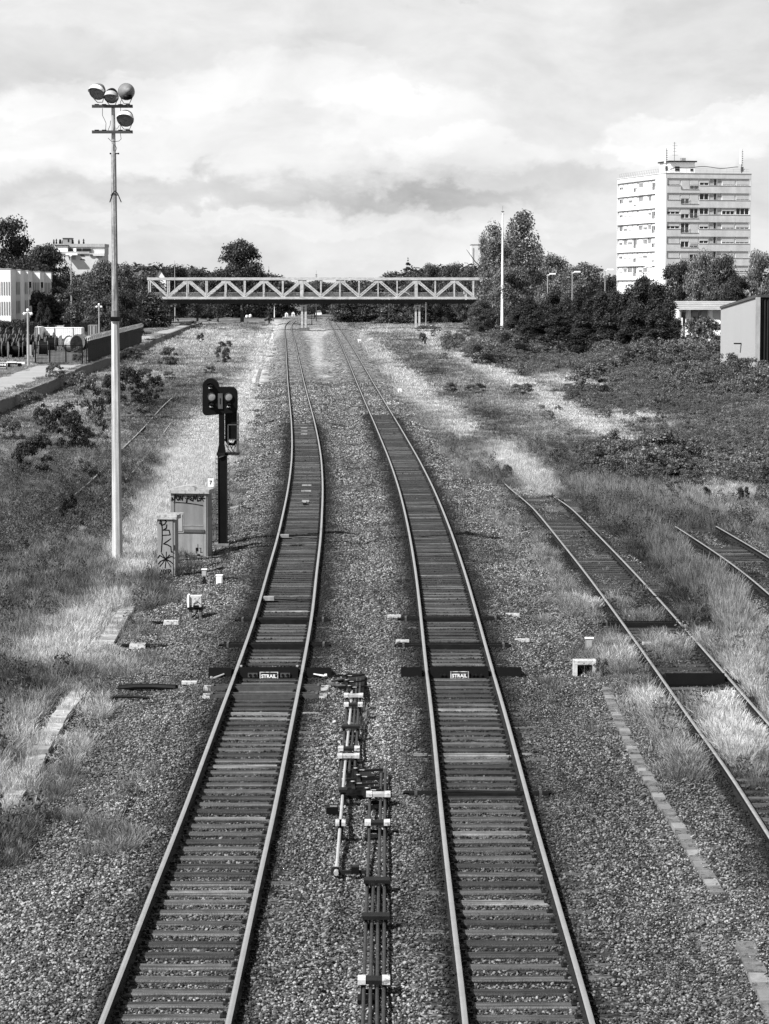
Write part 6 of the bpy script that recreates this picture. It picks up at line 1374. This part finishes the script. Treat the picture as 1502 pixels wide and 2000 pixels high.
        p = G2(px, py, .02); s = SP(p.y); o = thing('cable_cover', l, 'strip', p[:], random.uniform(-.05, .05)); m = MB(); m.box((0, 0, .02), (w/s, .14, .07)); m.build('strip', M['white_dirty'], o)
    # white framed pit
    p = G2(1142, 1316); s = SP(p.y); o = thing('drain_pit', 'white concrete frame around a dark opening beside the kerb line', 'pit', p[:]); w, h = 44/s, .30; W0 = lambda py: 0
    m = MB(); m.box((0, .12, h-.03), (w, .34, .09)); m.build('frame_top', M['white_dirty'], o)
    for q in (-1, 1): m = MB(); m.box((q*(w/2-.04), .10, h/2-.06), (.09, .34, h)); m.build('frame_side', M['white_dirty'], o)
    m = MB(); m.box((0, .2, .04), (w-.16, .2, .26)); m.build('opening', M['black'], o)
    # things between the rails of the left line
    def balise(px, py, label, w=.38): p = G(px, py, -.15); o = thing('track_magnet', label, 'track magnet', p[:]); m = MB(); m.box((0, 0, .03), (w, .09, .06)); m.build('body', M['lid'], o); m = MB(); m.box((0, .1, 0), (w*.8, .2, .04)); m.build('bracket', M['steel_dark'], o)
    for i, (px, py) in enumerate([(594, 836.5), (594.5, 842.8), (594, 848.5)]): balise(px, py, ['first', 'second', 'third'][i]+' from the far end of three white bars where the dark sleepers begin')
    balise(599, 949, 'upper of two white bars in the bend of the left line', .42); balise(598, 960, 'lower of two white bars in the bend of the left line', .42)
    p = G(595.5, 985, -.15); o = thing('axle_counter', 'small grey box with a vertical rod between the left rails', 'sensor', p[:]); m = MB(); m.box((0, 0, .05), (.12, .9, .1)); m.build('rod', M['steel_dark'], o); m = MB(); m.box((0, .9, .06), (.3, .1, .08)); m.build('crosspiece', M['pale'], o); m = MB(); m.box((0, -.2, .1), (.12, .2, .1)); m.build('box', M['pale'], o)
    for px, py, l in ((556, 1051, 'white sensor box by the left rail, upper one with dark lead'), (525, 1174, 'white sensor box by the left rail, lower one')):
        p = G(px, py, -.15); o = thing('rail_sensor', l, 'sensor', p[:]); m = MB(); m.box((0, 0, .08), (.31, .3, .1), taper=.95); m.build('box', M['cab2'], o); m = MB(); m.tube([(.15, 0, .06), (.5, .03, .03), (.9, .02, .0), (1.15, .05, -.0)], .014, 5); m.tube([(-.16, 0, .04), (-.75, -.1, -.02)], .03, 5); m.build('lead', M['cable'], o)
    for px, py, w, h, l in ((780.5, 770, 8, 11, 'white marker block at the ballast edge right of the main lines'), (702, 670, 6, 7, 'small white marker far away at the right ballast edge'), (466, 906, 3, 3, 'tiny white marker at the old kerb'), (842, 641, 4, 6, 'white marker post under the right pier'), (1086, 690, 14, 6, 'white scrap heap in the thicket')):
        p = G2(px, py); s = SP(p.y); o = thing('marker_block', l, 'marker', p[:]); m = MB(); m.box((0, 0, h/s/2), (w/s, .2, h/s), taper=.95); m.build('block', M['white'], o); m = MB(); m.box((0, -.105, h/s*.5), (w/s*.3, .01, h/s*.4)); m.build('mark', M['grey'], o)
    # signal lead at the post foot
    p = G(466, 998, -.3); o = thing('cable_stub', 'white stub and lead sticking out of the ballast right of the signal', 'cable', p[:]); m = MB(); m.bar((-.35, 0, .12), (.1, .02, .22), .05); m.build('stub', M['pale'], o); m = MB(); m.bar((.02, 0, 0), (.02, 0, .4), .04); m.build('peg', M['steel_mid'], o); m = MB(); m.tube([(.1, 0, .2), (.4, .5, .05), (.9, .9, .03)], .02, 5); m.build('lead', M['cable'], o)
small_items()

# ------------------------------------------------------------------ trough lids / kerbs
def kerb(label, pts, w, z, L0=.5, skip=(), name='cable_trough', m2=('concrete', 'concrete', 'cab2', 'concrete', 'cab'), group=None, h=.12, up=.045):
    g = [G2(a, b) for a, b in pts]; o = thing(name, label, 'cable trough', g[0][:]); k = 0
    for p, q in zip(g[:-1], g[1:]):
        d = q-p; n = max(1, int(d.length/L0)); u = d/d.length
        for i in range(n):
            if k >= 280: return
            if (k in skip) or (skip == 'rand' and random.random() < .12): k += 1; continue
            q_ = p+d*((i+.5)/n); q_.z = gz(q_.x, q_.y)+up-h/2; c = q_-g[0]; m = MB(); m.box((0, 0, 0), (d.length/n-.02, w, h), taper=.97); m.build('lid', M[m2[k % len(m2)]], o, loc=(c.x, c.y, c.z+random.uniform(-.012, .008)), rot=(random.uniform(-.03, .03), random.uniform(-.02, .02), math.atan2(u.y, u.x)+random.uniform(-.02, .02))); k += 1
kerb('line of concrete trough lids between the right main line and the siding', [(1185, 1342), (1196, 1380), (1216, 1425), (1240, 1475), (1270, 1530), (1303, 1585), (1330, 1625), (1365, 1685), (1402, 1748)], .21, -.15, .42)
kerb('short line of trough lids in the lower right corner', [(1455, 1845), (1480, 1905), (1515, 1985), (1560, 2080)], .26, -.22, .5)
kerb('pale trough lids at the upper end of the left kerb line', [(206, 1262), (222, 1235), (236, 1212), (250, 1190)], .42, -.20, .45, name='cable_trough', m2=('lid', 'cab2'), up=.1)
kerb('broken pale trough lids running through the grass at lower left', [(8, 1592), (35, 1555), (55, 1528), (78, 1475), (100, 1440), (118, 1405), (140, 1378), (158, 1352)], .34, -.20, .5, (3, 4, 9), m2=('lid', 'cab2', 'lid'), up=.12)
kerb('long low kerb left of the left main line running towards the bridge', [(452, 905), (463, 868), (475, 830), (490, 785), (502, 745), (514, 700), (524, 665), (530, 648)], .34, -.27, 1.6, (), 'stone_kerb', ('cab2', 'concrete'), h=.16)

# ------------------------------------------------------------------ rubber boards with sign, ducts, point sleepers
def strail(T, px0, px1, py, label, outer=True, sign=True, white=True, w_in=1.28):
    y = YD(py); xc = float(tx(T, y)); o = thing('rubber_board', label, 'crossing board', (xc, y, -.16))
    a, b = G(px0, py, -.1).x-xc, G(px1, py, -.1).x-xc; hh = .25
    def wedge(x0, x1, h0=hh, d=.36, nm='centre_board'):
        m = MB(); V = [(x0, -.06, 0), (x1, -.06, 0), (x1, -.02, h0), (x0, -.02, h0), (x0, d, .03), (x1, d, .03)]; m.add(V+[(x0, d, -.05), (x1, d, -.05), (x0, -.06, -.05), (x1, -.06, -.05)], [(8, 9, 1, 0), (0, 1, 2, 3), (3, 2, 5, 4), (4, 5, 7, 6), (0, 3, 4, 6, 8), (1, 9, 7, 5, 2)]); return m.build(nm, M['rubber'], o)
    wedge(-.66, .66, hh, 1.05)
    if outer: wedge(a, -.86, hh*.95, 1.0, 'outer_board'); wedge(.86, b, hh*.95, 1.0, 'outer_board')
    if white:
        for x in (-.64, .64): m = MB(); m.box((x, .05, hh+.01), (.05, .12, .03)); m.build('clip', M['galv'], o)
    if sign:
        m = MB(); m.box((0, -.085, .045+.005), (.42, .02, .19)); pl = m.build('sign_plate', M['white_dirty'], o); m = MB(); m.box((0, -.098, .115), (.37, .004, .03)); m.box((0, -.098, .045), (.37, .003, .088)); m.build('sign_field', M['ink'], pl)
        me = text_mesh('STRAIL', .112, M['white'], .003, .0035); link('lettering', me, pl, rot=(math.pi/2, 0, 0), loc=(0, -.106, .045))
    if sign and white:
        for sx in (-1, 1):
            m = MB(); rot = Matrix.Rotation(math.pi/2, 3, 'X'); m.box((sx*.37, -.075, .07), (.22, .02, .10)); q = m.build('bolt_plate', M['steel_mid'], o)
            m = MB(); 
            for k in (-.055, .055): m.lathe([(0, .012), (.032, .01), (.034, 0)], 12, (sx*.37+k, -.088, .07), rot=rot)
            m.build('bolt', M['rubber'], q)
            m = MB(); m.tube([(sx*1.02, -.05, .09), (sx*1.28, -.16, .03+.03*sx)], [.02, .03], 8); m.tube([(sx*1.28-.01, -.16, .04+.03*sx), (sx*1.28+.05*sx, -.17, .05+.03*sx)], .045, 8); m.build('tie_bolt', M['galv'], o)
    elif sign:
        m = MB(); 
        for k in (-.42, -.34, .3, .38, .5): m.lathe([(0, .012), (.03, .01), (.032, 0)], 10, (k, -.075, .06), rot=Matrix.Rotation(math.pi/2, 3, 'X'))
        m.build('bolt', M['steel_dark'], o)
    m = MB(); m.box((0, .18, hh-.03+.002), (.14, .02, .006)); m.build('mark', M['steel_mid'], o)
strail(T1, 411, 648, 1310, 'long black rubber board across the left line with bolt plates and name sign')
strail(T2, 783, 1015, 1309, 'long black rubber board across the right line with name sign', white=False)
strail(T3, 1290, 1400, 1322, 'black rubber board between the siding rails, without sign', False, False, False)
def duct(T, px0, px1, py, label, light=False, h=.14, d=.36, ends=False):
    y = YD(py); xc = float(tx(T, y)); a, b = G(px0, py, -.15).x-xc, G(px1, py, -.15).x-xc; o = thing('cable_duct', label, 'cable duct', (xc, y, -.13)); k = 'steel_dark'
    m = MB(); m.box(((a+b)/2, 0, -.03), (b-a, d, .02)); m.build('floor', M['black'], o)
    for q in (-1, 1): m = MB(); m.box(((a+b)/2, q*d/2, 0), (b-a, .025, h)); m.build('side', M['steel_dark' if not light else 'steel_mid'], o)
    for x in (a+.12, b-.14): m = MB(); m.box((x, 0, .02), (.05, d+.03, h*.9)); m.build('end_clamp', M['steel_mid'], o)
    if ends:
        for x in (a, b): m = MB(); m.box((x, d/2, .01), (.16, .05, .07)); m.box((x, -d/2, .01), (.16, .05, .07)); m.build('end_tip', M['white_dirty'], o)
    if not ends: m = MB(); m.tube([(a-.1, 0, .02), (a*.3, .03, .03), (b*.5, -.03, .02), (b+.05, 0, .02)], .035, 6); m.build('cable', M['cable'], o)
duct(T1, 470, 643, 1203, 'dark cable duct under the left line, farther one'); duct(T1, 441, 645, 1251, 'dark cable duct under the left line, nearer one'); duct(T2, 783, 974, 1201, 'dark cable duct under the right line, farther one'); duct(T2, 778, 990, 1252, 'dark cable duct under the right line, nearer one')
duct(T1, 411, 636, 1333, 'steel point sleeper with pale tips under the left line, farther one', True, .14, .30, True); duct(T1, 409, 633, 1349, 'steel point sleeper with pale tips under the left line, nearer one', True, .14, .30, True)
duct(T2, 798, 1066, 1536, 'dark duct half buried under the right line, lower in view', False, .06, .16); duct(T3, 1168, 1350, 1210, 'dark duct under the grassy siding')

# ------------------------------------------------------------------ point rodding between the main lines
def rodding():
    zr = -.06
    def g(px, py, z=zr): return G(px, py, z)
    o = thing('point_rodding', 'bundle of dark steel point rods running toward the camera between the lines', 'point rods', g(735, 1800)[:]); O = Vector(o.location)
    def rod(pts, m_='rod', r=.024, par=o, off=None):
        q = off or O; m = MB(); m.tube([g(a, b)-q for a, b in pts], r, 8); m.build('rod', M[m_], par)
    rod([(722.5, 1532), (720.8, 1650), (717.5, 1725), (715, 1790), (708.8, 2000), (702, 2200)]); rod([(730, 1716), (729.5, 1730), (726.5, 1800), (722.5, 2000), (719, 2200)])
    rod([(744.5, 1512), (742.5, 1600), (741, 1650), (740, 1725), (738, 1800), (736.3, 2000), (735, 2200)]); rod([(753, 1503), (751.5, 1600), (751, 1725), (750.3, 1850), (748.8, 2000), (748, 2200)])
    o2 = thing('point_rodding', 'four short point rods with one bright rod beside the left line', 'point rods', g(690, 1440)[:]); Q = Vector(o2.location)
    for pts, m_ in (([(679, 1345), (677, 1386), (671.6, 1440), (668, 1480), (663, 1540)], 'rod'), ([(697.5, 1324), (693, 1386), (689, 1440), (684, 1480), (682, 1508)], 'rod'), ([(704, 1326), (699.6, 1386), (697, 1440), (694, 1480), (693, 1498)], 'rod')): rod(pts, m_, par=o2, off=Q)
    rod([(687, 1350), (685, 1386), (679.6, 1440), (675, 1485), (671, 1530), (668, 1570), (663, 1630), (658, 1690)], 'rod_bright', .027, o2, Q); rod([(658, 1690), (656.5, 1706)], 'rod_bright', .038, o2, Q)
    def stand(px0, px1, py, label, style, hh=.15):
        a, b = g(px0, py, .03), g(px1, py, .03); w = b.x-a.x; s = thing('rod_roller_stand', label, 'roller stand', ((a.x+b.x)/2, a.y, -.22)); top = .25
        m = MB(); m.box((0, 0, top), (w-(.14 if style == 'ends' else 0), .24, .05)); m.build('cover', M['steel_dark' if style != 'white' else 'lid'], s)
        if style in ('ends', 'white'):
            for q in (-1, 1): m = MB(); m.box((q*(w/2-.035), 0, top+.003), (.10, .26, .06)); m.build('end_cap', M['white_dirty'], s)
        for q in (-1, 1): m = MB(); m.box((q*(w/2-.05), .02, .10), (.05, .2, .26)); m.build('foot', M['steel_dark'], s)
        m = MB(); m.tube([(-w/2+.05, .02, .10), (w/2-.05, .02, .10)], .03, 8); m.build('roller', M['steel_dark'], s)
        m = MB(); m.box((0, .02, -.0), (w*1.1, .3, .05)); m.build('base', M['black'], s)
    for a in [(701, 759.5, 1914, 'white-ended roller stand nearest the camera', 'ends'), (708, 761, 1789, 'plain dark roller stand, second from the camera', 'dark'), (710.5, 761, 1719, 'plain dark roller stand where the fourth rod begins', 'dark'), (714, 760, 1606.5, 'white-ended roller stand over three rods', 'ends'), (717, 761, 1551, 'pale topped roller stand just below the lower crank frame', 'white'),
              (657, 673, 1607, 'small white roller stand on the single bright rod', 'white'), (662, 678, 1542.5, 'small dark roller stand at the left of the lower crank frame', 'dark'), (660, 700.5, 1476, 'pale topped roller stand above the lower crank frame', 'white'), (662, 701, 1462, 'white-ended roller stand above the pale topped one', 'ends'), (667, 703, 1419, 'plain dark roller stand in the upper rod bundle', 'dark'), (673, 707, 1376, 'white-tipped thin roller stand near the upper crank frame', 'ends'), (673, 708, 1358, 'pale topped roller stand at the upper crank frame', 'white')]: stand(*a)
    def cranks(px0, px1, py0, py1, label, n):
        c = g((px0+px1)/2, (py0+py1)/2, -.16); s = thing('crank_frame', label, 'crank frame', c[:]); m = MB(); m.box((0, 0, -.05), ((px1-px0)/SP(c.y), g(0, py0).y-g(0, py1).y, .08)); m.build('bed', M['black'], s)
        rr = random.Random(n)
        for k in range(n):
            f = (k+.5)/n; p = g(px0+(px1-px0)*rr.uniform(.15, .6), py0+(py1-py0)*f, -.04)-c; q = g(px0+(px1-px0)*rr.uniform(.75, 1), py0+(py1-py0)*f-3, -.02)-c
            m = MB(); m.bar(p, q, .06, .035); m.bar(p, p+Vector((.02, -.45, 0)), .06, .035); m.tube([p-Vector((0, 0, .1)), p+Vector((0, 0, .06))], .06, 8); m.build('crank', M['steel_dark'], s)
            m = MB(); m.lathe([(0, .07), (.035, .065), (.04, .04)], 8, p); m.box(p+Vector((.1, 0, .025)), (.12, .03, .012)); m.build('pivot_cap', M['rod_bright'], s)
        for k in range(3): f = (k+.3)/3; m = MB(); m.bar(g(px0, py0+(py1-py0)*f, -.06)-c, g(px1, py0+(py1-py0)*f-2, -.06)-c, .045); m.build('cross_bar', M['steel_dark'], s)
    cranks(676, 748, 1500, 1552, 'black crank frame joining the upper and lower rod bundles', 4); cranks(660, 712, 1316, 1350, 'black crank frame at the head of the upper rods', 3)
    c = g(640, 1336, -.1); s = thing('stretcher_lever', 'rusty lever linking the point sleepers to the upper crank frame', 'lever', c[:]); m = MB(); m.bar((0, 0, .05), g(675, 1330)-c+Vector((0, 0, .05)), .10, .03); m.build('lever_arm', M['rod'], s); m = MB(); m.bar((.0, -.1, .02), g(700, 1342)-c, .04); m.build('link_rod', M['steel_mid'], s); m = MB(); m.bar((.05, -.3, -.1), (.05, 0, .06), .06); m.build('bracket', M['concrete'], s)
    c = g(655, 1708, -.12); s = thing('end_crank', 'small end crank where the bright rod turns toward the dark bundle', 'crank', c[:]); m = MB(); m.bar((0, 0, .04), g(714, 1703)-c, .05); m.build('arm', M['steel_dark'], s); m = MB(); m.lathe([(0, .12), (.06, .11), (.07, 0)], 10); m.build('pivot', M['steel_dark'], s); m = MB(); m.box(g(694, 1702)-c+Vector((0, 0, .03)), (.12, .14, .1)); m.build('joint', M['black'], s)
    c = g(649, 1583, -.14); s = thing('rod_guide', 'small black bracket left of the single bright rod', 'bracket', c[:]); m = MB(); m.box((0, 0, .02), (.2, .3, .12)); m.build('bracket', M['black'], s); m = MB(); m.box((.02, -.05, .085), (.12, .04, .01)); m.build('label_tab', M['galv'], s)
rodding()
